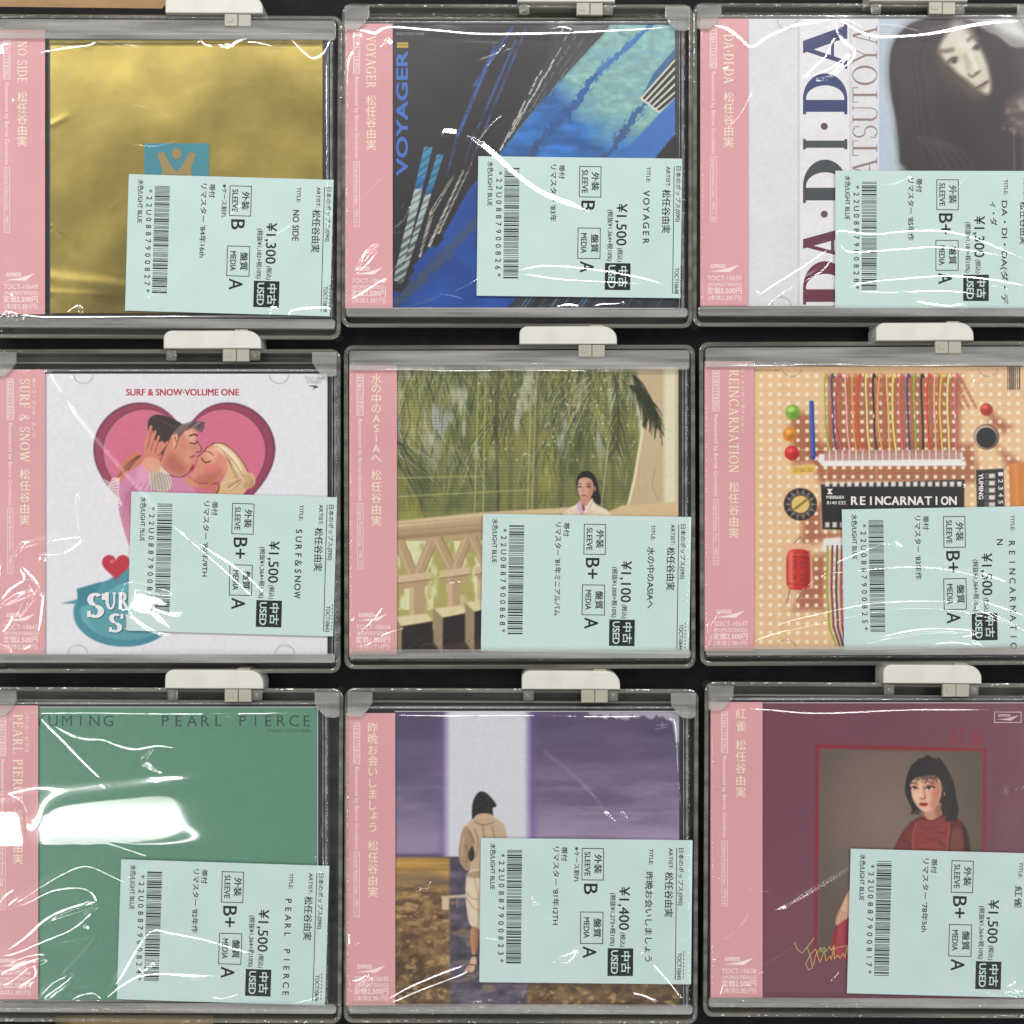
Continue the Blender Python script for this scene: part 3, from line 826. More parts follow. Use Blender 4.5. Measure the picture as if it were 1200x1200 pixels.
        for j in range(15):
            u = .02 + j / 15
            for o in (0, .016):
                if o and j % 3 == 0: continue
                x0, y0 = L0[0] + (L1[0] - L0[0]) * u - 2, L0[1] + (L1[1] - L0[1]) * u + 4 + o * 150
                A.line([(x0, y0), (x0 + 13, y0 - 9)], .8 if u < .5 else 1.4, (40, 42, 50), .85, .4)
    for k in range(24):
        x, y = R.uniform(461, 490), R.uniform(205, 300)
        if x < 494 - (y - 172) * .25: A.line([(x, y), (x - 2, y + R.uniform(4, 14))], R.uniform(.6, 1.4), R.choice([(78, 74, 78), (96, 92, 100), (62, 58, 64)]), .6, .5)
    # striped block at the right edge
    A.poly([(752, 113), (766, 86), (790, 58), (796, 54), (796, 74), (790, 72)], (58, 98, 144), 1, .7)
    A.poly([(751, 115), (790, 68), (796, 62), (796, 112), (790, 116), (773, 132)], (44, 42, 46), 1, .7)
    for k in range(6):
        A.line([(751.5 + k * 4.2, 115 + k * 3.2), (793, 68 + k * 9.6)], 2.3, (206, 206, 190), 1, .5)
    A.line([(751, 115), (773, 132)], 2.2, (210, 210, 194), 1, .5); A.line([(773, 132), (794, 112)], 1.6, (206, 206, 190), 1, .5)
    A.poly([(722, 186), (742, 166), (776, 130), (796, 110), (796, 152), (770, 184)], (58, 108, 182), .95, 1.4)
    A.poly([(764, 190), (780, 170), (796, 152), (796, 190)], (46, 42, 46), 1, 1)
    # dark facades at the foot
    A.poly([(592, 362), (612, 344), (640, 338), (796, 338), (796, 362)], (44, 46, 54), 1, 1.2)
    for k in range(46):
        xx = 596 + k * 4.4; A.line([(xx, 362), (xx + 12, 345)], R.uniform(.8, 2.2), R.choice([(84, 122, 142), (40, 42, 50), (60, 78, 96), (52, 58, 68)]), .8 if k < 26 else .4, .5)

def letter_2(cv, org):
    q = Prn(ZC + .00002)
    q.text('VOYAGER', (477.5, 205), 145, 18.6, 'u', .035)
    q.build('title_lettering', ink((58, 104, 186)), cv, org)
    q = Prn(ZC + .00002); q.text('CHC2 TOCT-10648', (464, 41), 33, 4.4, 'r'); q.build('small_print', ink((150, 148, 150)), cv, org)
    q = Prn(ZC + .00002); q.rect(465, 49.5, 478.5, 52.5); q.rect(465, 53, 478.5, 56); q.build('print_mark', ink((176, 148, 62)), cv, org)

def paint_3(A, R):
    X, Y = A.X, A.Y
    A.poly([(936, 10), (936, 370), (996, 370), (996, 10)], (222, 221, 224))
    A.line([(936, 20), (936, 360)], .9, (170, 168, 170)); A.line([(996.5, 20), (996.5, 360)], .9, (186, 176, 172))
    n1 = A.noise(50, 60, 9, 4)
    sl = A.win(1031, 0, 1220, 400)
    g = np.clip((A.X[sl] - 1031) / 160, 0, 1)[..., None]
    A.C[sl] = np.array((176, 192, 206.)) * (1 - g) + np.array((206, 208, 206.)) * g + (n1[sl][..., None] - .5) * 16
    # long dark hair over a turned, tilted head; dark coat
    hair = (46, 40, 42)
    A.shape([(1040, 50), (1060, 26), (1080, 18), (1150, 18), (1178, 40), (1220, 52), (1220, 115), (1166, 122), (1120, 140), (1112, 212), (1052, 212), (1050, 150), (1038, 100)], (96, 86, 84), .55, 5)
    A.shape([(1042, 62), (1052, 40), (1070, 25), (1105, 16), (1135, 22), (1150, 34), (1172, 44), (1184, 56), (1204, 56), (1226, 50), (1226, 112), (1180, 116), (1226, 150), (1226, 214), (1056, 214), (1053, 150), (1043, 108)], hair, 1, 1.6)
    A.ell(1126, 78, 40, 22, (92, 70, 60), .45, 16, 50)
    skin = (204, 198, 180)
    A.shape([(1099, 60), (1103, 48), (1115, 32), (1128, 32), (1139, 42), (1150, 58), (1159, 80), (1162, 104), (1158, 112), (1146, 106), (1132, 94), (1118, 82), (1106, 72)], skin, 1, 3.2)
    A.shape([(1098, 62), (1108, 74), (1120, 88), (1134, 100), (1150, 113), (1136, 112), (1112, 94), (1096, 76)], (84, 66, 58), .8, 5)
    A.ell(1138, 104, 12, 5, (110, 84, 70), .55, 5, 40); A.ell(1130, 50, 12, 8, (232, 228, 216), .6, 7, 50); A.ell(1128, 80, 7, 6, (222, 216, 198), .6, 5)
    A.shape([(1112, 26), (1124, 20), (1138, 30), (1144, 44), (1130, 38), (1114, 40)], (216, 206, 196), .55, 5)
    A.line(A.curve([(1099, 60), (1107, 60), (1117, 58)]), 3.4, (112, 96, 84), .6, 2.2); A.line(A.curve([(1134, 48), (1140, 43), (1147, 45)]), 3, (112, 96, 84), .5, 2)
    A.ell(1117, 71, 6.4, 3.6, (106, 90, 78), .6, 2.6, -25); A.ell(1118, 71.4, 3.2, 2.7, (38, 32, 32), .9, 1.2); A.line(A.curve([(1110, 74), (1115, 68.4), (1122, 67.6)]), 1.5, (52, 42, 38), .8, .8); A.ell(1117.2, 70.6, .7, .6, (210, 205, 196), .8, .4)
    A.ell(1145, 56, 4.6, 3, (106, 90, 78), .6, 2.2, -30); A.ell(1145, 56.4, 2.4, 2.2, (38, 32, 32), .9, 1.1); A.line(A.curve([(1140, 57.4), (1144, 53), (1149.6, 53.4)]), 1.3, (52, 42, 38), .8, .8)
    A.line(A.curve([(1130, 64), (1134, 74), (1135, 82)]), 4, (176, 164, 144), .5, 3); A.line(A.curve([(1135, 87), (1139, 90), (1143, 87.4), (1149, 83)]), 2, (116, 98, 84), .7, 1.3); A.ell(1145, 85.4, 2.6, 1.4, (78, 62, 54), .7, 1, -25); A.line(A.curve([(1136, 62), (1141, 72), (1145, 82)]), 2.4, (226, 220, 204), .6, 2)
    A.shape([(1142, 104), (1149, 98.6), (1157, 93.6), (1159, 97), (1152, 104.6), (1146, 106.4)], (128, 98, 88), .75, 1.6); A.line(A.curve([(1143, 103.4), (1150, 99.8), (1158.6, 95)]), 1.5, (74, 52, 48), .85, .8)
    for k in range(120):
        u = R.uniform(0, 1); x0 = 1050 + 46 * u; o = R.uniform(-3, 3)
        A.line(A.curve([(1086 + 20 * u + o, 20 + 10 * (1 - u)), (x0 - 2 + o, 62), (x0 + 2 + o, 110), (x0 + 14 * u + o, 160), (x0 + 10 + 26 * u + o, 212)], 4), R.uniform(.5, 1.2), R.choice([(66, 56, 54), (36, 30, 32), (74, 64, 60), (58, 50, 50)]), .32, .8)
    for k in range(40):
        A.line(A.curve([(1142 + k * .6, 40), (1168 + k, 60 + k * .4), (1176 + k * 1.1, 108)], 4), .9, R.choice([(64, 56, 56), (38, 32, 34)]), .3, .8)
    for k in range(5):
        A.line(A.curve([(1074 + k * 8, 158 + k * 2), (1094 + k * 9, 180), (1110 + k * 10, 212)]), 3, (78, 70, 72), .4, 2.5)
    A.shape([(1176, 122), (1192, 108), (1226, 96), (1226, 160), (1190, 160), (1180, 140)], (104, 88, 84), .7, 5)
    for k in range(26): A.ell(R.uniform(1176, 1216), R.uniform(112, 158), R.uniform(2, 4), R.uniform(1.5, 3), R.choice([(132, 114, 108), (72, 60, 60), (150, 134, 124)]), .5, 1.5)
    A.line([(1188, 150), (1189, 212)], 1.2, (150, 142, 140), .6); A.line([(1198, 150), (1199, 212)], 1, (140, 132, 130), .5)
    A.C *= (1 + (A.noise(24, 24, 77, 3) - .5) * .04)[..., None]

def letter_3(cv, org):
    def col(txt, y0, y1, c):
        q = Prn(ZC + .00002); q.serif(txt, (993, y0), y0 - y1, 52, 'u', T=.24, t=.07, gap=.16); q.build('title_lettering', ink(c), cv, org)
    col('D', 357, 306, (96, 30, 52)); col('A', 305, 265, (92, 38, 58))
    col('D', 238, 187, (56, 62, 66)); col('I', 175, 163, (58, 64, 70))
    col('D', 134, 86, (34, 52, 104)); col('A', 80, 28, (38, 52, 100))
    for cy in (251, 148):
        q = Prn(ZC + .00002)
        q.poly([(966 + 4.2 * math.cos(a * .3927), cy + 4.2 * math.sin(a * .3927)) for a in range(16)])
        q.build('title_dot', ink((86, 66, 74)), cv, org)
    q = Prn(ZC + .00002); q.serif('MATSUTOYA', (1028, 236), 206, 29, 'u', T=.11, t=.035, gap=.08); q.build('name_lettering', ink((142, 116, 104)), cv, org)

def paint_4(A, R):
    def heart(cx, cy, s, n=60):
        out = []
        for i in range(n):
            t = i / n * 2 * math.pi
            out.append((cx + s * .0625 * 16 * math.sin(t) ** 3, cy - s * .0625 * (13.5 * math.cos(t) - 5 * math.cos(2 * t) - 2 * math.cos(3 * t) - math.cos(4 * t))))
        return out
    A.shape(heart(216, 553, 107), (92, 48, 60)); A.shape(heart(216, 553, 105), (148, 62, 88)); A.shape(heart(216, 552.5, 96.5), (92, 48, 60)); A.shape(heart(216, 552.5, 95.5), (205, 108, 134))
    X, Y = A.X, A.Y
    # an embracing couple, drawn as a painted illustration with fine outlines
    X, Y = A.X, A.Y
    OL = (88, 44, 44)
    def ol(pts, w=1.0, col=OL, a=.85): A.line(A.curve(pts), w, col, a, .5)
    A.shape([(138, 566), (150, 548), (176, 541), (200, 552), (226, 566), (240, 600), (240, 660), (158, 660), (138, 600)], (202, 132, 164), 1, 1)
    A.shape([(158, 548), (176, 542), (182, 566), (176, 590), (160, 580)], (222, 158, 186), .8, 3); A.shape([(142, 576), (160, 568), (176, 600), (170, 640), (150, 610)], (178, 104, 138), .6, 5)
    for k in range(7): ol([(144 + k * 9, 606), (150 + k * 8, 580 - k), (160 + k * 6, 566)], 1.1, (150, 84, 116), .55)
    A.shape([(174, 548), (186, 543), (198, 552), (204, 576), (176, 576)], (214, 202, 188)); A.shape([(176, 556), (190, 552), (200, 574), (178, 576)], (186, 172, 158), .7, 3)
    for k in range(7): ol([(177 + k * 3, 550 + k), (178 + k * 3.4, 562), (180 + k * 3.6, 575)], .9, (134, 118, 110), .8)
    # his head: dark hair swept back, ear, jaw
    A.shape([(172, 496), (178, 486), (192, 486), (214, 496), (222, 506), (204, 522), (196, 534), (182, 532), (176, 516)], (60, 44, 46), 1, .9)
    for k in range(9): ol([(178 + k * 2, 488 + k), (192 + k * 2, 494 + k), (206 + k, 504 + k)], .8, R.choice([(88, 68, 68), (40, 28, 30)]), .6)
    sk = (204, 132, 110)
    A.shape([(186, 545), (192, 528), (200, 510), (212, 500), (226, 498), (231, 510), (230, 517), (236, 524), (236, 528), (229, 532), (231, 538), (226, 544), (224, 552), (214, 559), (200, 557)], sk, 1, .8)
    A.shape([(214, 504), (226, 502), (230, 512), (226, 520), (218, 514)], (228, 172, 142), .8, 2.5); A.shape([(190, 546), (200, 528), (212, 540), (220, 552), (208, 558)], (172, 92, 78), .7, 4); A.shape([(216, 524), (228, 526), (226, 540), (216, 544)], (222, 150, 124), .6, 3)
    A.shape([(202, 508), (210, 500), (222, 494), (236, 493), (241, 499), (236, 508), (232, 504), (222, 500), (212, 510), (206, 520)], (104, 84, 84), 1, .8)
    for k in range(10): ol([(206 + k * 3, 508 - k * .8), (212 + k * 3, 498 - k * .3), (220 + k * 2.2, 496)], .8, R.choice([(150, 130, 128), (66, 48, 50)]), .7)
    A.shape([(202, 508), (208, 506), (210, 514), (206, 526), (202, 526)], (222, 158, 132)); ol([(203, 509), (208, 508), (209, 515), (205, 526)], .8); ol([(205, 512), (207, 518)], .8)
    ol([(222, 511), (228, 509), (231, 511)], 1.6, (64, 40, 40)); ol([(223, 519), (228, 520), (231, 518)], 1.1, (54, 34, 34)); ol([(230, 516), (236, 525), (235, 529), (230, 530)], .9); ol([(228, 534), (223, 536)], 1.2, (130, 52, 52)); ol([(226, 545), (222, 553), (212, 559), (198, 557)], 1.0); ol([(186, 546), (192, 530), (200, 512)], .9)
    # her face tilted up, closed eye, fair hair drawn into a knot
    A.shape([(230, 545), (233, 540), (231, 536), (238, 531), (243, 524), (252, 519), (264, 522), (270, 536), (266, 552), (254, 566), (238, 572), (222, 570), (214, 562), (222, 558), (228, 552)], (212, 138, 114), 1, .8)
    A.shape([(240, 530), (250, 522), (258, 526), (252, 540), (244, 544)], (232, 172, 144), .8, 3); A.shape([(226, 560), (246, 552), (262, 548), (256, 566), (236, 574)], (178, 98, 84), .75, 4); A.ell(248, 548, 9, 6, (218, 112, 104), .55, 3)
    ol([(236, 537), (241, 542), (247, 540)], 1.2, (60, 36, 36)); ol([(240, 529), (246, 530), (250, 534)], 1.0, (120, 74, 58)); A.ell(225, 549, 4.4, 2, (160, 46, 56), .95, .6, -55); ol([(221, 558), (232, 566), (244, 566)], .8, OL, .5); ol([(231, 536), (238, 530), (243, 524), (252, 519)], .9)
    A.shape([(248, 522), (256, 518), (270, 524), (284, 540), (292, 556), (288, 580), (264, 590), (252, 578), (260, 564), (268, 548), (264, 530)], (212, 174, 132), 1, .9)
    A.shape([(250, 520), (262, 521), (276, 534), (286, 552), (280, 556), (268, 540), (256, 528)], (242, 220, 184), .9, 1.5)
    for k in range(22): ol([(252 + k * .9, 521 + k * .9), (270 + k * .4, 534 + k * 1.6), (284 - k * .3, 554 + k * .8)], .8, R.choice([(158, 114, 80), (246, 226, 192), (184, 142, 102)]), .65)
    for k in range(10): ol([(262 + k, 566 + k), (274 + k * .6, 562 + k * .6), (288, 560)], .8, R.choice([(150, 108, 78), (236, 206, 164)]), .6)
    A.ell(291, 563, 8.5, 9.5, (206, 166, 124)); A.ell(289, 560, 4.5, 5, (238, 210, 168), .8, 2)
    for k in range(5): ol([(284 + k * 2, 556), (288 + k * 2, 564), (286 + k * 2.4, 571)], .8, (150, 108, 78), .7)
    ol([(250, 519), (264, 521), (280, 535), (291, 553)], .9); A.ell(252, 572, 5.5, 7, (196, 112, 92)); ol([(248, 568), (254, 566), (257, 572), (253, 579)], .9)
    # her hands: one in his hair, one on his shoulder, sleeve of white lace
    A.shape([(170, 536), (168, 520), (174, 504), (178, 500), (180, 512), (184, 520), (190, 516), (194, 520), (188, 534), (178, 546), (168, 546)], (206, 128, 104), 1, .8)
    for (p, q) in (((171, 526), (177, 500)), ((175, 528), (182, 506)), ((180, 530), (186, 512)), ((184, 534), (196, 519))): A.line([p, q], 3.4, (208, 130, 106), 1, .7); A.line([(p[0] + 1.6, p[1]), (q[0] + 1.6, q[1])], .8, OL, .7, .4)
    A.shape([(164, 540), (176, 534), (190, 540), (186, 556), (170, 552)], (220, 158, 128), .9, 1)
    A.shape([(136, 560), (144, 540), (156, 530), (168, 530), (166, 544), (150, 552), (140, 568)], (200, 118, 94), 1, .8)
    for k in range(4): ol([(138 + k * 4, 560 - k * 3), (148 + k * 4, 545 - k * 2), (162 + k, 534)], .9, OL, .75)
    for k in range(9):
        ol([(122 + k * 2, 562 + k * 3.4), (130 + k * 1.6, 566 + k * 3), (139, 562 + k * 4)], .8, (236, 226, 224), .95); ol([(121 + k * 2.2, 590), (126 + k * 1.6, 574), (132 + k, 560)], .8, (236, 226, 224), .8)
    # teal badge low on the cover
    A.ell(146, 718, 60, 40, (66, 134, 148)); A.ell(146, 716, 52, 33, (96, 164, 172)); A.ell(150, 722, 46, 28, (86, 152, 160))
    A.poly([(72, 707), (92, 702), (120, 684), (152, 664), (154, 676), (126, 694), (96, 708)], (74, 142, 156)); A.poly([(90, 690), (118, 682), (110, 706), (92, 712)], (58, 124, 140))
    A.shape(heart(136, 663, 16.5), (184, 44, 62)); A.ell(131, 658, 3, 2, (226, 130, 140), .7)

def letter_4(cv, org):
    q = Prn(ZC + .00002); q.text('SURF & SNOW·VOLUME ONE', (148, 463.4), 132, 11, 'r', .03); q.build('title_lettering', ink((176, 44, 58)), cv, org)
    for c, dz, dx in (((44, 86, 104), .00002, 1.2), ((226, 226, 228), .00006, 0)):
        q = Prn(ZC + dz)
        q.serif('S', (101 + dx, 724 + dx), 22, 29, 'r', T=.26, t=.12); q.serif('UR', (123 + dx, 714 + dx), 28, 20, 'r', T=.24, t=.12); q.serif('S', (127 + dx, 741 + dx), 17, 22, 'r', T=.26, t=.12); q.serif('NO', (147 + dx, 738 + dx), 30, 18, 'r', T=.24, t=.12)
        q.build('badge_lettering', ink(c), cv, org)
    q = Prn(ZC + .00002); q.text('TOCT-10643', (357, 445), 23, 5, 'r'); q.text('STEREO', (359.5, 449.4), 17, 5, 'r')
    q.poly([(360, 452), (370, 451.4), (374, 453.6), (366, 456.6), (368, 454)])
    q.build('small_print', ink((84, 84, 88)), cv, org)

def paint_5(A, R):
    X, Y = A.X, A.Y
    n1 = A.noise(40, 70, 21, 4); n2 = A.noise(16, 30, 22, 3)
    base = np.array((86, 92, 56.)) * (1 - n1[..., None]) + np.array((136, 134, 80.)) * n1[..., None]
    A.C[:] = base
    A.mask(np.clip((n2 - .5) * 4, 0, 1), (64, 76, 48), .55)
    vt = A.noise(5, 60, 24, 3)
    sky_ = np.clip((A.noise(22, 30, 28, 3) - .5) * 5, 0, 1) * np.clip((vt - .4) * 5, 0, 1)
    A.mask(sky_ * np.clip((560 - Y) / 60, 0, 1) * np.clip((570 - X) / 40 + .35, 0, 1), (158, 160, 166), .8)
    A.mask(np.clip((A.noise(20, 44, 29, 2) - .5) * 4, 0, 1), (150, 142, 62), .45)
    cols_d = [(52, 60, 40), (62, 70, 50), (44, 50, 40), (72, 78, 66)]; cols_l = [(150, 150, 92), (134, 138, 88), (172, 172, 128), (118, 124, 70), (162, 150, 84)]
    def leaf(x, y, dx, dy, bend, w_, c_, al): A.line(A.curve([(x, y), (x + dx * .5 + bend * .3, y + dy * .45), (x + dx + bend, y + dy)], 4), w_, c_, al, .5, .4)
    # arching crowns: blades fall away on both sides of each rib
    for (cx, cy, sx_, n_) in ((470, 425, 1, 46), (520, 418, 1, 50), (545, 420, -1, 46), (600, 415, 1, 60), (640, 420, -1, 54), (680, 415, 1, 60), (720, 420, -1, 60), (480, 500, 1, 40), (660, 470, 1, 50), (700, 480, -1, 44), (620, 480, -1, 36)):
        for k in range(n_):
            u = R.random(); x = cx + sx_ * 70 * u + R.uniform(-6, 6); y = cy + 40 * u * u + R.uniform(-8, 8)
            for sg in (-1, 1):
                leaf(x, y, sg * R.uniform(2, 16) + sx_ * 6, R.uniform(26, 62), sg * R.uniform(0, 8), R.uniform(.6, 1.5), R.choice(cols_d if R.random() < .55 else cols_l), R.uniform(.3, .75))
    for k in range(300):
        leaf(R.uniform(462, 745), R.uniform(428, 590), R.uniform(-8, 8), R.uniform(8, 30), R.uniform(-3, 3), R.uniform(.5, 1.1), R.choice(cols_d + cols_l), R.uniform(.3, .7))
    for k in range(26):   # fan at lower left
        t = R.uniform(.5, 1.25); leaf(R.uniform(462, 475), R.uniform(500, 548), 60 * math.cos(t), 60 * math.sin(t), R.uniform(-6, 6), R.uniform(.8, 1.6), R.choice(cols_d + [(160, 164, 160)]), .65)
    for k in range(130): A.ell(R.uniform(560, 745), R.uniform(432, 540), R.uniform(.5, 1.4), R.uniform(.5, 1.8), (206, 208, 190), R.uniform(.4, .9), .6)
    for k in range(5): A.line([(600 + k * 30, 430), (598 + k * 30, 600)], R.uniform(2, 5), (62, 64, 46), .4, 2)
    for k in range(4): leaf(690, 442 + k * 8, -40 + k * 4, 34 + k * 12, 0, 1.2, (176, 172, 130), .8)
    def frond(x, y, ang, ln, droop, col, a=.6, leaf=26, wd=1.1):
        px, py, an = x, y, ang; pts = []
        for i in range(22):
            pts.append((px, py)); px += math.cos(an) * ln / 22; py += math.sin(an) * ln / 22; an += droop / 22
        A.line(pts, 1.6, col, a)
        for i, (qx, qy) in enumerate(pts):
            L_ = leaf * (1 - .5 * abs(i / 11 - 1))
            for sg in (-1, 1):
                t = math.atan2(pts[min(i + 1, 21)][1] - pts[max(i - 1, 0)][1], pts[min(i + 1, 21)][0] - pts[max(i - 1, 0)][0]) + sg * R.uniform(.3, .7)
                A.line([(qx, qy), (qx + math.cos(t) * L_ * .6, qy + math.sin(t) * L_ * .6), (qx + math.cos(t) * L_, qy + math.sin(t) * L_ + L_ * .35)], wd, col, a, .5, .3)
    A.mask(np.clip((A.noise(8, 34, 36, 4) - .56) * 6, 0, 1) * np.clip((570 - Y) / 60, 0, 1), (186, 188, 178), .6)
    A.C *= 1.12
    A.line([(585, 428), (582, 500), (584, 600)], 4, (66, 60, 44), .6, 1.2)
    for k in range(46):
        A.line([(463, 436 + k * 3.6), (745, 437 + k * 3.6)], .8, (48, 50, 36), .42, .4)
    for (xa, xb) in ((561, 556), (569, 566), (623, 618), (629, 623), (722, 704)):
        A.line([(xa, 432), (xb, 604)], 1.4, (176, 178, 120), .75, .5)
    for (p, q) in (((465, 560), (565, 558)), ((465, 582), (620, 574))): A.line([p, q], 1.6, (172, 174, 110), .7, .6)
    # pillar and wall on the right
    A.poly([(746, 425), (800, 425), (800, 606), (732, 606), (742, 560), (752, 500)], (188, 166, 132))
    A.mask(A.noise(30, 60, 33, 3) * (X > 750), (206, 188, 152), .4)
    A.poly([(778, 425), (792, 425), (792, 606), (778, 606)], (216, 212, 182), .95, 2.5)
    A.line([(733, 606), (744, 560), (753, 505), (750, 470)], 3, (222, 216, 176), .9)
    A.poly([(690, 610), (730, 592), (800, 588), (800, 620), (690, 620)], (206, 180, 136))
    frond(742, 440, 1.0, 70, .3, (40, 44, 28), .85, 20, 1.2); frond(738, 452, .6, 46, .9, (46, 50, 30), .85, 22, 1.2); frond(720, 440, 1.4, 90, .3, (56, 60, 36), .7, 22, 1.2)
    for k in range(5): A.line([(744, 440 + k * 4), (762 + k * 3, 468 + k * 6), (768 + k * 2, 486 + k * 9)], 1.3, (48, 48, 32), .85, .5, .5)
    A.line([(768, 548), (764, 570), (772, 586)], .9, (130, 104, 76), .5)
    # balustrade
    A.poly([(463, 612), (566, 601), (700, 592), (700, 640), (463, 640)], (178, 152, 116))
    A.poly([(463, 611), (570, 600), (690, 594), (690, 600), (570, 607), (463, 618)], (206, 184, 144))
    A.poly([(463, 626), (566, 618), (566, 623), (463, 632)], (148, 122, 92), .8)
    A.poly([(460, 636), (570, 630), (570, 768), (460, 768)], (168, 160, 96))
    A.mask(np.clip((A.noise(8, 20, 31, 3) - .45) * 5, 0, 1) * (Y > 634) * (X < 570) * (Y < 715), (216, 216, 170), .95)
    lc = (176, 150, 114); lt = (202, 180, 142); dk = (128, 104, 78)
    A.poly([(460, 700), (570, 690), (570, 768), (460, 768)], (74, 56, 46), .0)
    A.poly([(460, 742), (510, 738), (570, 744), (570, 768), (460, 768)], (64, 48, 42), 1, 2)
    for k in range(6): A.line([(463, 610 + k * 4.4), (566, 601.5 + k * 4.4)], 1.1, dk if k % 2 else lt, .45)
    def strut(p, q, w_):
        dx, dy = q[0] - p[0], q[1] - p[1]; L_ = math.hypot(dx, dy); nx_, ny_ = -dy / L_ * w_ / 2, dx / L_ * w_ / 2
        A.poly([(p[0] + nx_, p[1] + ny_), (q[0] + nx_, q[1] + ny_), (q[0] - nx_, q[1] - ny_), (p[0] - nx_, p[1] - ny_)], lc)
        A.line([(p[0] + nx_ * .4, p[1] + ny_ * .4), (q[0] + nx_ * .4, q[1] + ny_ * .4)], 2.4, lt, .7, 1); A.line([(p[0] - nx_, p[1] - ny_), (q[0] - nx_, q[1] - ny_)], 1.2, dk, .8)
    strut((467, 634), (484, 676), 13); strut((507, 632), (489, 676), 12); strut((512, 632), (531, 670), 12); strut((548, 630), (533, 668), 11); strut((553, 630), (572, 668), 11)
    for (xa, xb, yt, sx0, sx1, yb, bx0, bx1, bt) in ((464, 506, 672, 480, 498, 726, 471, 507, 731), (515, 551, 666, 525, 540, 713, 519, 549, 721), (556, 580, 662, 560, 576, 706, 556, 580, 714)):
        A.poly([(xa, yt + 3), (xb, yt - 2), (xb, yt + 7), (xa, yt + 12)], lt); A.poly([(xa + 2, yt + 12), (xb - 2, yt + 7), (xb - 4, yt + 14), (xa + 5, yt + 19)], lc); A.line([(xa, yt + 12), (xb, yt + 7)], 1.2, dk, .9)
        A.poly([(sx0, yt + 17), (sx1, yt + 14), (sx1, yb), (sx0, yb + 2)], lc); A.poly([(sx0, yt + 17), (sx0 + 5, yt + 16), (sx0 + 5, yb), (sx0, yb + 2)], lt, .8)
        A.poly([(bx0 - 11, bt - 8), (bx1 - 6, bt - 12), (bx1, bt - 3), (bx0, bt + 3)], (214, 200, 156))
        A.poly([(bx0 - 11, bt - 8), (bx0, bt + 3), (bx0, 768), (bx0 - 11, 752)], (150, 132, 104)); A.poly([(bx0, bt + 3), (bx1, bt - 3), (bx1, bt + 29), (bx0, bt + 36)], (44, 36, 34))
    for k in range(5): A.line([(466 + k * 20, 768), (500 + k * 20, 744)], 1.2, (96, 78, 66), .35, 1)
    # woman in a pale kimono at the parapet
    A.shape([(675, 570), (676, 558), (683, 552), (692, 552), (699, 560), (702, 576), (705, 592), (698, 590), (690, 580), (678, 586)], (38, 30, 30), 1, .7)
    A.shape([(676, 566), (679, 560), (688, 559), (695, 563), (696, 574), (693, 583), (686, 588), (681, 586), (677, 578)], (204, 158, 132), 1, .6)
    A.shape([(688, 562), (695, 564), (695, 578), (690, 586), (689, 574)], (164, 112, 90), .55, 1.6); A.ell(681, 569, 2.6, 4, (226, 188, 162), .6, 1.4)
    A.line(A.curve([(676, 567), (678, 561), (684, 557.6)]), 1.8, (36, 28, 28), 1, .5); A.line(A.curve([(684, 557.6), (692, 558.6), (696.5, 566)]), 2.0, (36, 28, 28), 1, .5)
    for ex in (679.4, 689.6): A.line([(ex - 2.4, 567.6), (ex + .4, 566.8), (ex + 2.4, 567.8)], .9, (60, 42, 38), .85, .4); A.line([(ex - 2, 570.6), (ex + .2, 570.0), (ex + 2, 570.8)], 1.3, (40, 28, 28), .95, .4)
    A.line([(684, 570), (683, 576), (684.6, 577)], .8, (150, 100, 80), .7, .4); A.line([(681.4, 581), (684, 580.6), (686.6, 581)], 1.3, (150, 62, 62), .95, .4); A.line([(697, 571), (697.4, 575)], 1.6, (196, 148, 122), 1, .5)
    A.shape([(680, 584), (692, 580), (693, 590), (685, 600), (680, 592)], (190, 142, 116), 1, .6)
    A.shape([(658, 606), (662, 598), (676, 591), (680, 586), (685, 596), (694, 584), (698, 592), (712, 597), (718, 606)], (224, 206, 184), 1, .6)
    A.shape([(676, 590), (680, 586), (684, 594), (688, 600), (682, 606), (677, 598)], (206, 166, 186), 1, .6); A.shape([(681, 588), (684, 592), (686, 597), (683, 600)], (120, 72, 92), 1, .5)
    A.line([(694, 585), (690, 593), (684, 603)], 1.8, (232, 214, 196), 1, .5); A.line([(695, 587), (686, 604)], .7, (176, 130, 130), .7, .4)
    for k in range(16): A.ell(R.uniform(662, 714), R.uniform(597, 605), 1.2, .8, R.choice([(220, 150, 140), (196, 170, 120)]), .6)

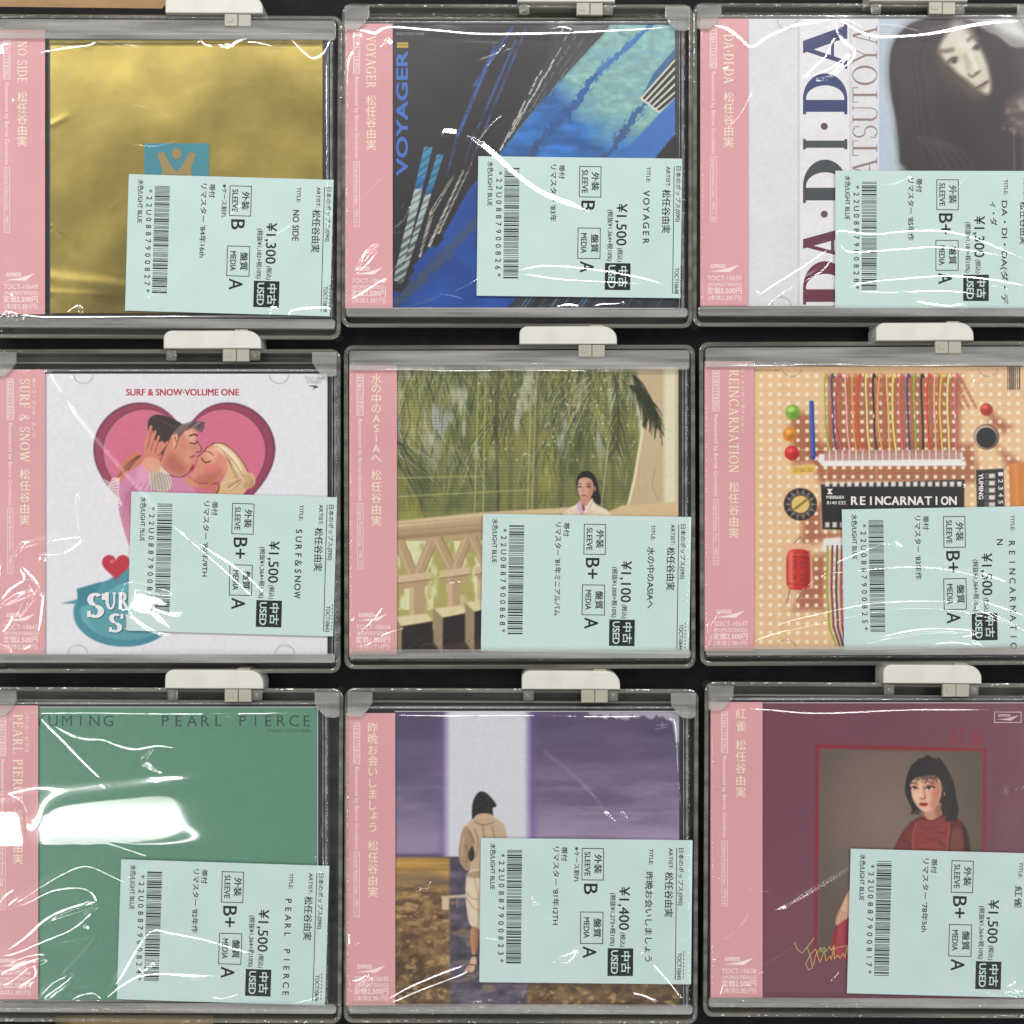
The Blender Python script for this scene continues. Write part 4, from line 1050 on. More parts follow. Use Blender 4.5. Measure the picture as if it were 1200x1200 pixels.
def paint_6(A, R):
    X, Y = A.X, A.Y
    n1 = A.noise(70, 60, 41, 3)
    A.C *= (1 + (n1[..., None] - .5) * .12)
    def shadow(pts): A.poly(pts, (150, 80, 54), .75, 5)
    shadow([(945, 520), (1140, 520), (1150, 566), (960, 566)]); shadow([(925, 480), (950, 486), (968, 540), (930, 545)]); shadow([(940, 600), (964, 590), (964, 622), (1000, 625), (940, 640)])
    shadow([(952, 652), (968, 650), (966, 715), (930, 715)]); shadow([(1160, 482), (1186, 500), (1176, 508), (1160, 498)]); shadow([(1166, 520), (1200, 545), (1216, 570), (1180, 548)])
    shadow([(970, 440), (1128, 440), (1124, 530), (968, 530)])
    px = 10.75
    for j in range(31):
        for i in range(31):
            A.ell(892 + i * px, 440.5 + j * px, 2.3, 2.3, (240, 226, 198), .95, .8)
    for i in range(6): A.line([(911 + i * 58, 432), (911 + i * 58, 765)], 1, (232, 208, 170), .5)
    for j in range(6): A.line([(884, 469 + j * 58), (1216, 469 + j * 58)], 1, (232, 208, 170), .45)
    # ribbon of coloured wires into a white header
    cols = [(150, 164, 70), (64, 66, 100), (168, 72, 90), (232, 148, 134), (224, 130, 62), (206, 66, 44), (226, 190, 116), (44, 36, 38), (224, 140, 84), (230, 164, 96), (238, 208, 92), (196, 86, 96), (52, 56, 112), (128, 150, 60), (40, 34, 36), (206, 60, 44), (230, 150, 120), (226, 170, 70), (232, 204, 116), (196, 92, 110)]
    for i in range(20):
        xt = 966 + i * 8.1
        A.line(A.curve([(xt + 24, 478), (xt + 12, 455), (xt + 4, 442)]), 3.2, (168, 98, 66), .55, 1.2)
    for i, c in enumerate(cols):
        xt = 967 + i * 8.1; xb = 974 + i * 7.7
        bow = R.uniform(-4, 1.5)
        pts = A.curve([(xt + 2, 442), (xt, 439), (xt - 1 + bow * .4, 452), (xt + bow, 480), (xt + 1 + bow * .8, 506), (xb, 534)])
        A.line(pts, 2.1, tuple(v * .8 for v in c), 1, .5); A.line([(p[0] - .4, p[1]) for p in pts], 1.2, tuple(min(255, v * 1.14 + 14) for v in c), 1, .4)
        if i % 3 == 1: A.line([(xt + bow - .4, 486), (xt + bow - .4, 489)], 1.6, (240, 232, 224), .9, .4)
    A.poly([(960, 532), (1128, 530), (1128, 540), (1132, 540), (1132, 546), (964, 546), (958, 540)], (232, 226, 222))
    A.poly([(966, 528), (1126, 527), (1126, 538), (966, 540)], (176, 128, 116), .85)
    for i in range(20): A.line([(972 + i * 7.8, 528), (972 + i * 7.8, 541)], 1.3, (240, 230, 226), .9, .5)
    A.line([(964, 545), (1131, 544)], 1.4, (250, 246, 244))
    # lamps and small parts
    for (cx, cy, c) in ((929, 483, (122, 172, 60)), (926, 509, (214, 130, 44)), (928, 531, (200, 40, 36)), (1156, 480, (176, 56, 40))):
        r = 8.6 if cx < 1000 else 7.4
        A.ell(cx, cy, r, r, c); A.ell(cx - 2, cy - 3, r * .45, r * .35, tuple(min(255, v + 70) for v in c), .7, 1.5); A.ell(cx + 3, cy + 3, r * .6, r * .5, tuple(v * .7 for v in c), .5, 2)
    A.line([(951, 472), (953, 536)], 5.4, (44, 70, 156)); A.line([(950, 472), (952, 534)], 1.4, (96, 126, 200), .8)
    A.poly([(926, 547), (954, 544), (957, 553), (928, 557)], (222, 184, 92))
    A.ell(1156, 512, 15, 15, (110, 74, 62)); A.ell(1155, 512, 13.6, 13.6, (190, 170, 150)); A.ell(1156, 513, 12, 12, (30, 26, 28))
    A.ell(938, 591, 19.5, 19, (52, 42, 40)); A.ell(938, 591, 15, 14.5, (88, 78, 70)); A.ell(938, 591, 10.5, 10, (220, 190, 110)); A.line([(932, 596), (945, 586)], 3, (150, 110, 60))
    for k in range(14):
        a = k * .449; A.line([(938 + 13 * math.cos(a), 591 + 13 * math.sin(a)), (938 + 17 * math.cos(a), 591 + 17 * math.sin(a))], 1.6, (170, 160, 150), .7, .5)
    # long chip
    A.poly([(962, 568), (1130, 562), (1130, 626), (964, 620)], (30, 28, 31)); A.poly([(963, 568), (1130, 563), (1130, 567), (963, 572)], (60, 56, 58))
    for i in range(19):
        A.poly([(967 + i * 8.6, 564.6), (972 + i * 8.6, 564.4), (972 + i * 8.6, 570), (967 + i * 8.6, 570)], (226, 220, 212)); A.poly([(967 + i * 8.6, 612), (972 + i * 8.6, 612), (972 + i * 8.6, 618), (967 + i * 8.6, 618)], (214, 204, 194))
    # switch block
    A.poly([(1144, 551), (1176, 549), (1177, 596), (1145, 598)], (34, 32, 36))
    for k in range(5): A.poly([(1154.5, 555 + k * 8.4), (1166, 555 + k * 8.4), (1166, 560.4 + k * 8.4), (1154.5, 560.4 + k * 8.4)], (220, 212, 196)); A.poly([(1154.5, 555 + k * 8.4), (1159, 555 + k * 8.4), (1159, 560.4 + k * 8.4), (1154.5, 560.4 + k * 8.4)], (70, 66, 70))
    A.poly([(1182, 543), (1216, 540), (1216, 600), (1184, 604)], (206, 124, 52)); A.line([(1190, 545), (1192, 600)], 3, (226, 160, 92), .6, 2)
    # red capacitor with its leads
    A.line([(930, 637), (938, 629), (944, 637)], 1.2, (120, 96, 86), .8); A.poly([(920, 637), (950, 637), (953, 690), (921, 690)], (226, 176, 142)); A.shape([(922, 645), (936, 643), (948, 645), (950, 668), (949, 690), (936, 692), (922, 690), (921, 668)], (190, 50, 44)); A.poly([(924, 646), (930, 646), (930, 689), (924, 689)], (232, 120, 104), .8, 2); A.poly([(942, 646), (949, 646), (949, 689), (942, 689)], (142, 32, 32), .8, 2); A.line([(922, 650), (949, 650)], 1, (226, 130, 112), .6); A.line([(922, 684), (949, 685)], 1, (120, 26, 26), .6)
    A.line([(926, 690), (922, 706)], 1.2, (130, 96, 80)); A.line([(942, 690), (934, 704)], 1.2, (130, 96, 80))
    # lower header and wires
    A.poly([(966, 631), (1000, 629), (1000, 642), (962, 645)], (228, 222, 216))
    for i, c in enumerate([(160, 160, 70), (120, 70, 80), (70, 70, 110), (176, 84, 96), (220, 150, 110), (226, 190, 120)]):
        A.line([(970 + i * 5.6, 640), (969 + i * 5.4, 690), (972 + i * 5, 735), (980 + i * 4, 757)], 2.6, c, 1, .5)
    for k in range(7): A.line([(1181 + k * 2.3, 430), (1181 + k * 2.3, 456)], R.choice([1, 1.6]), (50, 44, 44), .9, .4)

def letter_6(cv, org):
    q = Prn(ZC + .00002)
    q.text('REINCARNATION', (996.5, 591.5), 125, 14, 'r', .03, track=True); q.text('YUMING', (1147, 555), 30, 7.6, 'd', .03)
    for k in range(5): q.text('12345'[k], (1170, 553.5 + k * 8.2), 4, 8, 'd', .01)
    q.text('MB8868A', (968.5, 584.5), 21, 5.4, 'r', .01); q.text('8140 E32', (969, 591), 22, 5.4, 'r', .01)
    q.poly([(969, 573), (976, 573), (973.2, 576), (976, 579), (969, 579), (971.4, 576)])
    q.build('chip_lettering', ink((228, 224, 220)), cv, org)
    q = Prn(ZC + .00002); q.text('J215K100', (929.5, 553.5), 23, 7, 'r'); q.build('part_number', ink((150, 96, 40)), cv, org)
    q = Prn(ZC + .00002); q.text('335 10', (938, 650), 32, 6.5, 'd', .01); q.text('10% X', (929, 652), 28, 6, 'd', .01); q.build('capacitor_print', ink((120, 24, 24)), cv, org)
    q = Prn(ZC + .00002); q.text('CHC2 TOCT-10647', (884, 435), 30, 4, 'r'); q.build('small_print', ink((84, 66, 50)), cv, org)

def paint_7(A, R):
    n1 = A.noise(120, 110, 61, 2)
    A.C *= (1 + (n1[..., None] - .5) * .05)

def letter_7(cv, org):
    q = Prn(ZC + .00002)
    q.text('YUMING', (38, 851), 97, 18.5, 'r', -.004, track=True); q.text('PEARL', (186, 851), 78, 18.5, 'r', -.004, track=True); q.text('PIERCE', (277, 851), 90, 18.5, 'r', -.004, track=True)
    q.text('STEREO TOCT-10646', (313, 858), 51, 5, 'r')
    q.build('title_lettering', ink((44, 70, 60)), cv, org)

def paint_8(A, R):
    X, Y = A.X, A.Y
    n1 = A.noise(150, 22, 71, 5); n2 = A.noise(46, 7, 72, 5)
    t = np.clip((Y - 834) / 170, 0, 1)[..., None]
    sky = np.array((84, 74, 98.)) * (1 - t) + np.array((140, 126, 158.)) * t
    A.C[:] = sky * (1 + (n1[..., None] - .5) * .5)
    A.mask(np.clip((n2 - .55) * 4, 0, 1) * np.clip((Y - 880) / 60, 0, 1) * np.clip((1000 - Y) / 60, 0, 1), (164, 144, 160), .5)
    A.mask(np.clip((A.noise(60, 12, 68, 5) - .54) * 5, 0, 1) * np.clip((Y - 862) / 40, 0, 1) * np.clip((1004 - Y) / 60, 0, 1), (166, 144, 160), .4)
    A.mask(np.clip((A.noise(120, 26, 69, 5) - .52) * 5, 0, 1), (78, 68, 96), .45)
    A.mask(np.clip((A.noise(90, 30, 67, 3) - .5) * 3, 0, 1), (124, 96, 124), .35)
    A.mask(np.clip((524 - X) / 4, 0, 1), (96, 92, 120), .35)
    A.mask(np.exp(-((Y - 985) / 26.0) ** 2), (176, 160, 176), .35)
    # field
    gm = np.clip((Y - 1003) / 1.5, 0, 1)
    n3 = A.noise(13, 8, 73, 5); n4 = A.noise(40, 18, 74, 4)
    u = np.clip(n3 * 1.7 - .4 + (A.noise(3, 2.5, 63, 2) - .5) * .5, 0, 1)[..., None]
    nr = np.clip((Y - 1060) / 100, 0, 1)[..., None]
    fld = (np.array((96, 70, 46.)) * (1 - u) + np.array((172, 138, 88.)) * u) * (1 - nr * .22)
    fld = fld * (1 + (n4[..., None] - .5) * .3)
    band = np.clip((1042 - Y) / 10, 0, 1)[..., None]
    gold = np.array((176, 138, 72.)) * (1 + (A.noise(60, 5, 75, 3)[..., None] - .5) * .5)
    fld = fld * (1 - band) + gold * band
    A.C = A.C * (1 - gm[..., None]) + fld * gm[..., None]
    A.mask(np.exp(-((Y - 1003) / 3.0) ** 2), (70, 60, 86), .7)
    A.mask(np.clip((A.noise(11, 6, 64, 5) - .56) * 6, 0, 1) * (Y > 1045), (62, 46, 34), .5)
    A.mask(np.clip((A.noise(30, 8, 66, 3) - .5) * 5, 0, 1) * (Y > 1028) * (Y < 1062), (78, 68, 66), .8)
    A.mask(np.clip((A.noise(8, 5, 79, 4) - .6) * 8, 0, 1) * (Y > 1050), (206, 170, 116), .6)
    A.poly([(462, 1022), (500, 1020), (540, 1030), (526, 1040), (462, 1036)], (116, 96, 84), .6, 4)
    # the bright upright beam and the grey path below it
    pm = np.clip((X - 525) / 4, 0, 1) * np.clip((620 - X) / 4, 0, 1)
    pth = np.array((84, 76, 92.)) * (1 + (A.noise(14, 8, 76, 4)[..., None] - .5) * 1.1)
    A.C = A.C * (1 - (pm * gm)[..., None]) + pth * (pm * gm)[..., None]
    A.mask(np.clip((A.noise(18, 7, 78, 3) - .6) * 7, 0, 1) * pm * (Y > 1050), (150, 128, 100), .6)
    bm = np.clip((X - 518) / 10, 0, 1) * np.clip((624 - X) / 10, 0, 1)
    A.mask(np.exp(-((X - 522) / 7) ** 2) * (1 - gm), (112, 92, 150), .6); A.mask(np.exp(-((X - 622) / 7) ** 2) * (1 - gm), (104, 84, 150), .6)
    A.C = A.C * (1 - (bm * (1 - gm))[..., None]) + np.array((206, 206, 214.)) * (bm * (1 - gm))[..., None]
    # bench posts
    A.poly([(517, 1050), (546, 1048), (546, 1052), (518, 1053)], (196, 176, 150)); A.poly([(518, 1052), (526, 1052), (526, 1066), (518, 1066)], (206, 186, 156)); A.line([(536, 1052), (536, 1064)], 1.2, (150, 130, 104))
    # woman from behind: dark beret and hair, trench jacket, pale skirt
    A.shape([(553, 962), (553, 944), (556, 934), (562, 927), (569, 928), (577, 936), (582, 943), (581, 946), (577, 946), (578, 956), (579, 964), (572, 956), (560, 954), (555, 964)], (36, 30, 32), 1, .7)
    for k in range(8): A.line(A.curve([(558 + k * 2, 931 + k), (560 + k * 2, 940), (558 + k * 2.4, 952)]), .8, R.choice([(60, 52, 54), (24, 20, 22)]), .5, .5)
    A.shape([(544, 970), (552, 960), (560, 957), (578, 957), (590, 964), (594, 976), (596, 1010), (590, 1030), (560, 1026), (548, 1022), (546, 1000), (541, 990)], (190, 166, 138), 1, .7)
    A.shape([(543, 968), (550, 970), (556, 986), (556, 1002), (550, 1014), (552, 1020), (546, 1021), (539, 1012), (537, 1000), (539, 984)], (164, 136, 106), 1, .7)
    A.shape([(550, 996), (554, 990), (557, 1004), (552, 1011), (548, 1004)], (52, 42, 42), 1, .7)
    A.shape([(555, 957), (562, 953), (574, 953), (580, 957), (576, 963), (566, 965), (558, 963)], (190, 164, 134), 1, .6); A.line(A.curve([(556, 963), (567, 967), (579, 963)]), 1.1, (120, 94, 74), .8, .5); A.line([(561, 958), (575, 957)], .9, (214, 190, 160), .7, .4)
    A.line([(543, 969), (554, 963)], 1.8, (206, 178, 146), .9, .6); A.line([(582, 961), (592, 968)], 1.8, (200, 172, 140), .9, .6)
    for (p0, p1, p2, c_) in (((566, 966), (567, 985), (564, 1018), (142, 114, 88)), ((556, 972), (560, 984), (558, 1004), (146, 118, 92)), ((576, 968), (580, 985), (578, 1010), (146, 118, 92)), ((550, 974), (553, 980), (556, 988), (130, 104, 82)), ((572, 970), (573, 990), (571, 1014), (198, 172, 140)), ((562, 972), (562, 990), (561, 1012), (200, 174, 142)), ((543, 980), (542, 992), (541, 1004), (196, 170, 138)), ((546, 990), (548, 1000), (546, 1012), (128, 100, 78))):
        A.line(A.curve([p0, p1, p2]), 1.6, c_, .65, .9)
    A.shape([(547, 1020), (562, 1018), (592, 1018), (598, 1060), (598, 1092), (574, 1090), (551, 1088), (547, 1070), (545, 1044)], (212, 198, 174), 1, .7)
    A.shape([(546, 1022), (590, 1016), (592, 1024), (560, 1030), (547, 1028)], (164, 136, 108), .9, 1.2)
    A.shape([(551, 1034), (557, 1032), (560, 1084), (552, 1086)], (220, 202, 176), .8, 2.2); A.shape([(562, 1040), (566, 1040), (572, 1088), (564, 1088)], (166, 144, 118), .6, 2.2)
    for (p0, p1, p2) in (((547, 1046), (552, 1052), (560, 1054)), ((546, 1050), (553, 1062), (562, 1068)), ((556, 1030), (560, 1050), (560, 1086))): A.line(A.curve([p0, p1, p2]), 1.1, (146, 124, 100), .6, .7)
    A.shape([(551, 1086), (562, 1086), (561, 1104), (558, 1120), (553, 1120), (551, 1104)], (166, 118, 86), 1, .6); A.line(A.curve([(553, 1088), (553, 1104), (555, 1118)]), 1.6, (196, 148, 114), .7, .8); A.line(A.curve([(560, 1088), (560, 1104), (558, 1118)]), 1.4, (116, 78, 56), .7, .8)
    A.line([(551, 1119.5), (559, 1120)], 1.3, (36, 28, 28), 1, .4)
    A.shape([(552, 1121), (558, 1121), (559, 1130), (556, 1138), (550, 1140), (549, 1134)], (206, 174, 146), 1, .6); A.shape([(551, 1128), (554, 1132), (549, 1140), (543, 1141), (544, 1137)], (190, 154, 128), 1, .6); A.line([(549, 1130), (558, 1131)], 1.1, (60, 42, 40), .9, .4); A.line([(543, 1141), (551, 1141)], 1.2, (60, 46, 42), .9, .5); A.line([(557, 1132), (557, 1141)], 1.1, (50, 38, 36), .9, .4)
    # worn white edge of the print, top right
    pts = [(690, 834)]
    for k in range(26): pts.append((690 + k * 3.6, 839 + R.uniform(-3, 4) + (3 if 9 < k < 14 else 0)))
    pts += [(788, 846), (792, 870), (796, 870), (796, 834)]
    A.poly(pts, (176, 172, 184), .85, .8)
    for (p, q) in (((770, 850), (782, 849)), ((768, 855), (780, 852)), ((776, 846), (776, 852))): A.line([p, q], 1, (170, 160, 180), .8)

def paint_9(A, R):
    n1 = A.noise(150, 120, 81, 2)
    A.C *= (1 + (n1[..., None] - .5) * .08)
    A.poly([(956, 872), (1156, 877), (1154, 1124), (954, 1124)], (134, 36, 50))
    A.poly([(960, 877), (1152, 881), (1150, 1121), (958, 1121)], (102, 86, 76))
    sl = A.win(961, 881, 1151, 1121)
    X, Y = A.X[sl], A.Y[sl]
    vg = np.exp(-((X - 1040) / 90) ** 2 - ((Y - 960) / 110) ** 2)[..., None]
    ins = (np.clip((X - 959) / 1.5, 0, 1) * np.clip((1151 - X) / 1.5, 0, 1) * np.clip((Y - 879) / 1.5, 0, 1) * np.clip((1121 - Y) / 1.5, 0, 1))[..., None]
    A.C[sl] = A.C[sl] * (1 - ins) + (np.array((88, 74, 66.)) * (1 - vg) + np.array((124, 108, 94.)) * vg) * ins
    # a woman in a sheer dark red dress, light from the left, hand on her skirt
    hair = (34, 25, 26)
    A.shape([(1060, 930), (1063, 906), (1072, 892), (1086, 886), (1100, 890), (1110, 906), (1116, 926), (1121, 946), (1118, 956), (1104, 958), (1092, 950), (1076, 952), (1072, 946), (1066, 938)], hair, 1, .9); A.ell(1087, 887, 3, 2, hair)
    A.shape([(1046, 1000), (1054, 980), (1066, 964), (1078, 956), (1092, 960), (1112, 954), (1128, 962), (1134, 976), (1138, 1004), (1138, 1124), (1026, 1124), (1030, 1010)], (98, 40, 40), 1, .9)
    A.shape([(1072, 962), (1086, 960), (1108, 957), (1114, 966), (1110, 1004), (1068, 1004), (1068, 980)], (134, 56, 52), 1, 1.4)
    A.shape([(1046, 1000), (1056, 980), (1068, 966), (1070, 980), (1066, 1002)], (118, 54, 48), .9, 1.6); A.shape([(1114, 972), (1124, 968), (1130, 980), (1128, 1002), (1112, 1002)], (120, 66, 52), .9, 2.5); A.shape([(1126, 964), (1134, 974), (1138, 1004), (1130, 1004), (1130, 984)], (48, 26, 28), .9, 1.6)
    for (p0, p1, p2, c_) in (((1074, 964), (1070, 980), (1069, 1003), (172, 92, 86)), ((1112, 964), (1112, 980), (1109, 1003), (168, 88, 80)), ((1116, 966), (1113, 984), (1112, 1003), (70, 28, 30)), ((1078, 968), (1088, 972), (1100, 967), (110, 40, 40)), ((1080, 978), (1092, 984), (1106, 978), (112, 42, 42)), ((1078, 992), (1090, 990), (1106, 996), (156, 72, 66)), ((1056, 984), (1062, 986), (1068, 990), (80, 34, 34)), ((1050, 994), (1058, 996), (1066, 998), (84, 36, 36)), ((1100, 985), (1104, 990), (1108, 992), (90, 34, 36)), ((1099, 975), (1105, 976), (1110, 974), (100, 36, 38))):
        A.line(A.curve([p0, p1, p2]), 1.2, c_, .75, .8)
    A.shape([(1084, 946), (1104, 938), (1106, 954), (1096, 961), (1086, 961), (1083, 954)], (196, 140, 114), 1, .7); A.shape([(1094, 946), (1104, 940), (1106, 954), (1098, 960)], (140, 88, 72), .7, 2); A.line(A.curve([(1082, 959), (1092, 962), (1106, 955)]), 1.2, (84, 28, 30), .9, .6)
    A.shape([(1066, 914), (1074, 906), (1090, 904), (1102, 912), (1104, 928), (1100, 942), (1091, 951), (1083, 952), (1076, 947), (1070, 938), (1067, 926)], (222, 172, 144), 1, .7)
    A.shape([(1089, 910), (1102, 912), (1105, 928), (1100, 942), (1092, 950), (1090, 940), (1094, 930)], (170, 106, 86), .6, 3); A.ell(1074, 933, 5, 6, (238, 198, 170), .6, 2.5); A.ell(1083, 948, 4, 2.4, (232, 186, 158), .6, 1.5); A.ell(1096, 930, 5, 4, (196, 112, 94), .45, 2.5)
    A.ell(1107, 923, 2.6, 5, (196, 136, 112), 1, .7); A.line([(1107, 920), (1108, 926)], .9, (140, 84, 70), .7, .5)
    A.line(A.curve([(1067.5, 918.4), (1071, 917.2), (1075, 918.6)]), 1.0, (66, 42, 38), .8, .5); A.line(A.curve([(1083, 917.6), (1088, 915.6), (1094, 918.4)]), 1.1, (66, 42, 38), .85, .5)
    A.ell(1090, 920.4, 6, 2.6, (156, 78, 66), .55, 1.4); A.ell(1071.6, 920.6, 3.6, 2, (168, 104, 86), .5, 1.2)
    A.shape([(1068.4, 924), (1071, 922), (1075.6, 924.2), (1072, 925.4)], (226, 212, 200), 1, .4); A.ell(1072.2, 923.6, 1.5, 1.5, (30, 20, 20), 1, .4); A.line(A.curve([(1068, 923.6), (1071.4, 921.6), (1076, 924.2)]), 1.0, (34, 22, 22), 1, .4)
    A.shape([(1084.4, 924.4), (1088, 922), (1094, 924), (1089, 925.8)], (226, 212, 200), 1, .4); A.ell(1088.6, 923.6, 1.8, 1.7, (30, 20, 20), 1, .4); A.line(A.curve([(1083.6, 924.4), (1088.4, 921.4), (1095.4, 923)]), 1.2, (34, 22, 22), 1, .4)
    A.line(A.curve([(1079.6, 920), (1078.6, 928), (1078, 933)]), 1.1, (240, 204, 178), .7, .7); A.line(A.curve([(1082, 922), (1083.4, 930), (1084, 934)]), 1.6, (178, 120, 98), .6, .9); A.line(A.curve([(1078, 935.4), (1081.6, 936.4), (1084.6, 934.8)]), 1.1, (132, 78, 64), .85, .5)
    A.shape([(1076.6, 942.4), (1079.6, 940.4), (1082, 941.2), (1084.4, 940.4), (1088, 942.2), (1085, 945), (1080, 945)], (158, 36, 42), 1, .5); A.line([(1077, 942.6), (1087.4, 942.4)], .8, (86, 18, 24), .9, .4); A.line([(1080, 944), (1084, 944)], .8, (206, 92, 88), .7, .5)
    # fringe and side hair in strands
    A.shape([(1063, 922), (1065, 904), (1076, 892), (1094, 892), (1106, 904), (1105, 914), (1096, 908), (1084, 909), (1072, 911), (1067, 918)], hair, 1, .8)
    for k in range(26):
        x = 1066 + k * 1.45; A.line(A.curve([(x + 3, 896), (x + 1, 906), (x - .4 + R.uniform(-.6, .6), 912 + R.uniform(0, 5.5))]), R.uniform(.6, 1.1), R.choice([hair, (52, 38, 36), (30, 22, 22)]), .8, .4)
    A.shape([(1101, 906), (1108, 906), (1115, 926), (1120, 948), (1116, 956), (1106, 956), (1102, 946), (1106, 932), (1104, 916)], hair, 1, .8); A.shape([(1063, 918), (1067, 920), (1068, 934), (1074, 946), (1072, 950), (1066, 940)], hair, 1, .7)
    for k in range(24):
        u = k / 24; A.line(A.curve([(1076 + 22 * u, 890 + 3 * u), (1102 + 8 * u, 908), (1107 + 10 * u, 936), (1106 + 12 * u, 954)]), .8, R.choice([(58, 44, 42), (24, 17, 18), (70, 52, 48)]), .45, .5)
    for k in range(46):
        u = R.random(); s_ = R.choice((0, 1, 1))
        if s_: p = [(1098 + 6 * u, 888 + 4 * u), (1110 + 5 * u, 906 + 6 * u), (1115 + 5 * u, 930), (1117 + R.uniform(-4, 6), 950), (1114 + R.uniform(-8, 8), 962)]
        else: p = [(1076 + 4 * u, 890), (1064 + 3 * u, 908), (1061 + 3 * u, 928), (1068 + 4 * u, 946), (1072 + R.uniform(-4, 6), 954)]
        A.line(A.curve(p, 4), R.uniform(.5, 1.1), R.choice([(40, 30, 30), (30, 22, 24), (56, 42, 40)]), .6, .6)
    A.line([(1106.6, 929), (1106.6, 932)], 1.2, (206, 170, 120), .9, .5)
    A.shape([(986, 1062), (996, 1040), (1004, 1036), (1006, 1052), (998, 1072), (992, 1086), (984, 1088), (979, 1084), (980, 1074)], (214, 170, 144), 1, .7)
    for k in range(4): A.line(A.curve([(985 + k * 3, 1066 + k), (982 + k * 3.4, 1076), (981 + k * 3.4, 1086)]), .9, (158, 108, 90), .75, .5)
    A.shape([(977, 1088), (990, 1078), (1010, 1064), (1030, 1050), (1030, 1124), (972, 1124), (974, 1104)], (150, 46, 60), 1, .8)
    for k in range(16): A.line(A.curve([(980 + k * 2.4, 1086 - k), (977 + k * 2.8, 1104), (973 + k * 3.4, 1122)]), R.uniform(.8, 1.8), R.choice([(190, 88, 98), (108, 28, 42), (172, 64, 78)]), .6, .8)

def letter_9(cv, org):
    q = Prn(ZC + .00002, lambda x, y: (x - (y - 862) * .22, y - (x - 1112) * -.06))
    q.text('紅雀', (1112, 871), 42, 23, 'r', .004)
    q.build('title_lettering', ink((132, 34, 48)), cv, org)
    q = Prn(ZC + .00002)
    q.frame(1165, 834, 1197, 847, .8); q.text('EXPRESS', (1170, 840), 14, 4.6, 'r', .02); q.poly([(1168, 843), (1180, 842), (1194, 838), (1185, 844.4)])
    q.build('print_mark', ink((206, 186, 186)), cv, org)
    q = Prn(ZC + .00002)
    q.line([(931, 1104), (934, 1112), (940, 1117), (946, 1110), (954, 1099)], .75); q.line([(946, 1110), (950, 1122), (952, 1134), (948, 1137), (944, 1130), (950, 1118), (956, 1112)], .75)
    q.line([(956, 1112), (957, 1117), (962, 1110), (962, 1116), (966, 1110), (968, 1115), (972, 1109), (974, 1114), (977, 1108), (978, 1113)], .7)
    q.line([(953, 1131), (957, 1116), (961, 1128), (966, 1114), (968, 1126)], .75); q.line([(968, 1126), (973, 1120), (974, 1125), (977, 1110), (978, 1124), (982, 1119), (984, 1123), (988, 1117), (990, 1122), (993, 1108), (994, 1121), (997, 1117)], .7); q.line([(974, 1112), (998, 1107)], .6)
    q.build('signature', ink((196, 178, 92)), cv, org)
# ------------------------------------------------------------------ price labels
PL = {  # top-left px, width, height, rotation, title lines, price, tax-free, sleeve grade, cracked note, remark, number, cat
    1: ((151, 204), 240, 160, 1.6, ['NO SIDE'], '1,300', '1,182', 'B', True, "リマスター '84年16th", '*22U0887900827*', 'TOCT10649', 'pale blue price label on the gold foil CD, marked 1,300 yen'),
    2: ((560.5, 183), 239, 163.5, .7, ['VOYAGER'], '1,500', '1,364', 'B', False, "リマスター '83年", '*22U0887900826*', 'TOCT10648', 'pale blue price label on the blue skyscraper CD under a thick diagonal film glare'),
    3: ((979, 200), 246, 161, .1, ['DA・DI・DA(ダ・デ', 'ィ・ダ'], '1,300', '1,182', 'B+', False, "リマスター '85年作", '*22U0887900828*', 'TOCT10650', 'pale blue price label on the white CD with large upright letters, marked 1,300 yen'),
    4: ((154, 576), 241, 163, 1.6, ['SURF＆SNOW'], '1,500', '1,364', 'B+', False, "リマスター '80年/9TH", '*22U0887900829*', 'TOCT10643', 'pale blue price label covering the lower half of the pink heart'),
    5: ((566, 602), 244, 161, .9, ['水の中のASIAへ'], '1,100', '1,000', 'B+', False, "リマスター '81年ミニアルバム", '*22U0887900868*', 'TOCT10644', 'pale blue price label on the balcony CD, marked 1,100 yen'),
    6: ((986.5, 597), 244, 165, -1.0, ['REINCARNATIO', 'N'], '1,500', '1,364', 'B+', False, "リマスター '83年作", '*22U0887900825*', 'TOCT10647', 'pale blue price label on the circuit board CD'),
    7: ((142, 1007), 244, 164, 1.8, ['PEARL PIERCE'], '1,500', '1,364', 'B+', False, "リマスター '82年作", '*22U0887900824*', 'TOCT10646', 'pale blue price label on the plain green CD'),
    8: ((563.5, 982), 248, 169, .6, ['昨晩お会いしましょう'], '1,400', '1,273', 'B', True, "リマスター '81年12TH", '*22U0887900823*', 'TOCT10645', 'pale blue price label on the purple sky CD, marked 1,400 yen'),
    9: ((997, 994.5), 246, 169.5, 1.5, ['紅雀'], '1,500', '1,364', 'B+', False, "リマスター '78年5th", '*22U0887900817*', 'TOCT10638', 'pale blue price label on the maroon CD, below the framed portrait')}

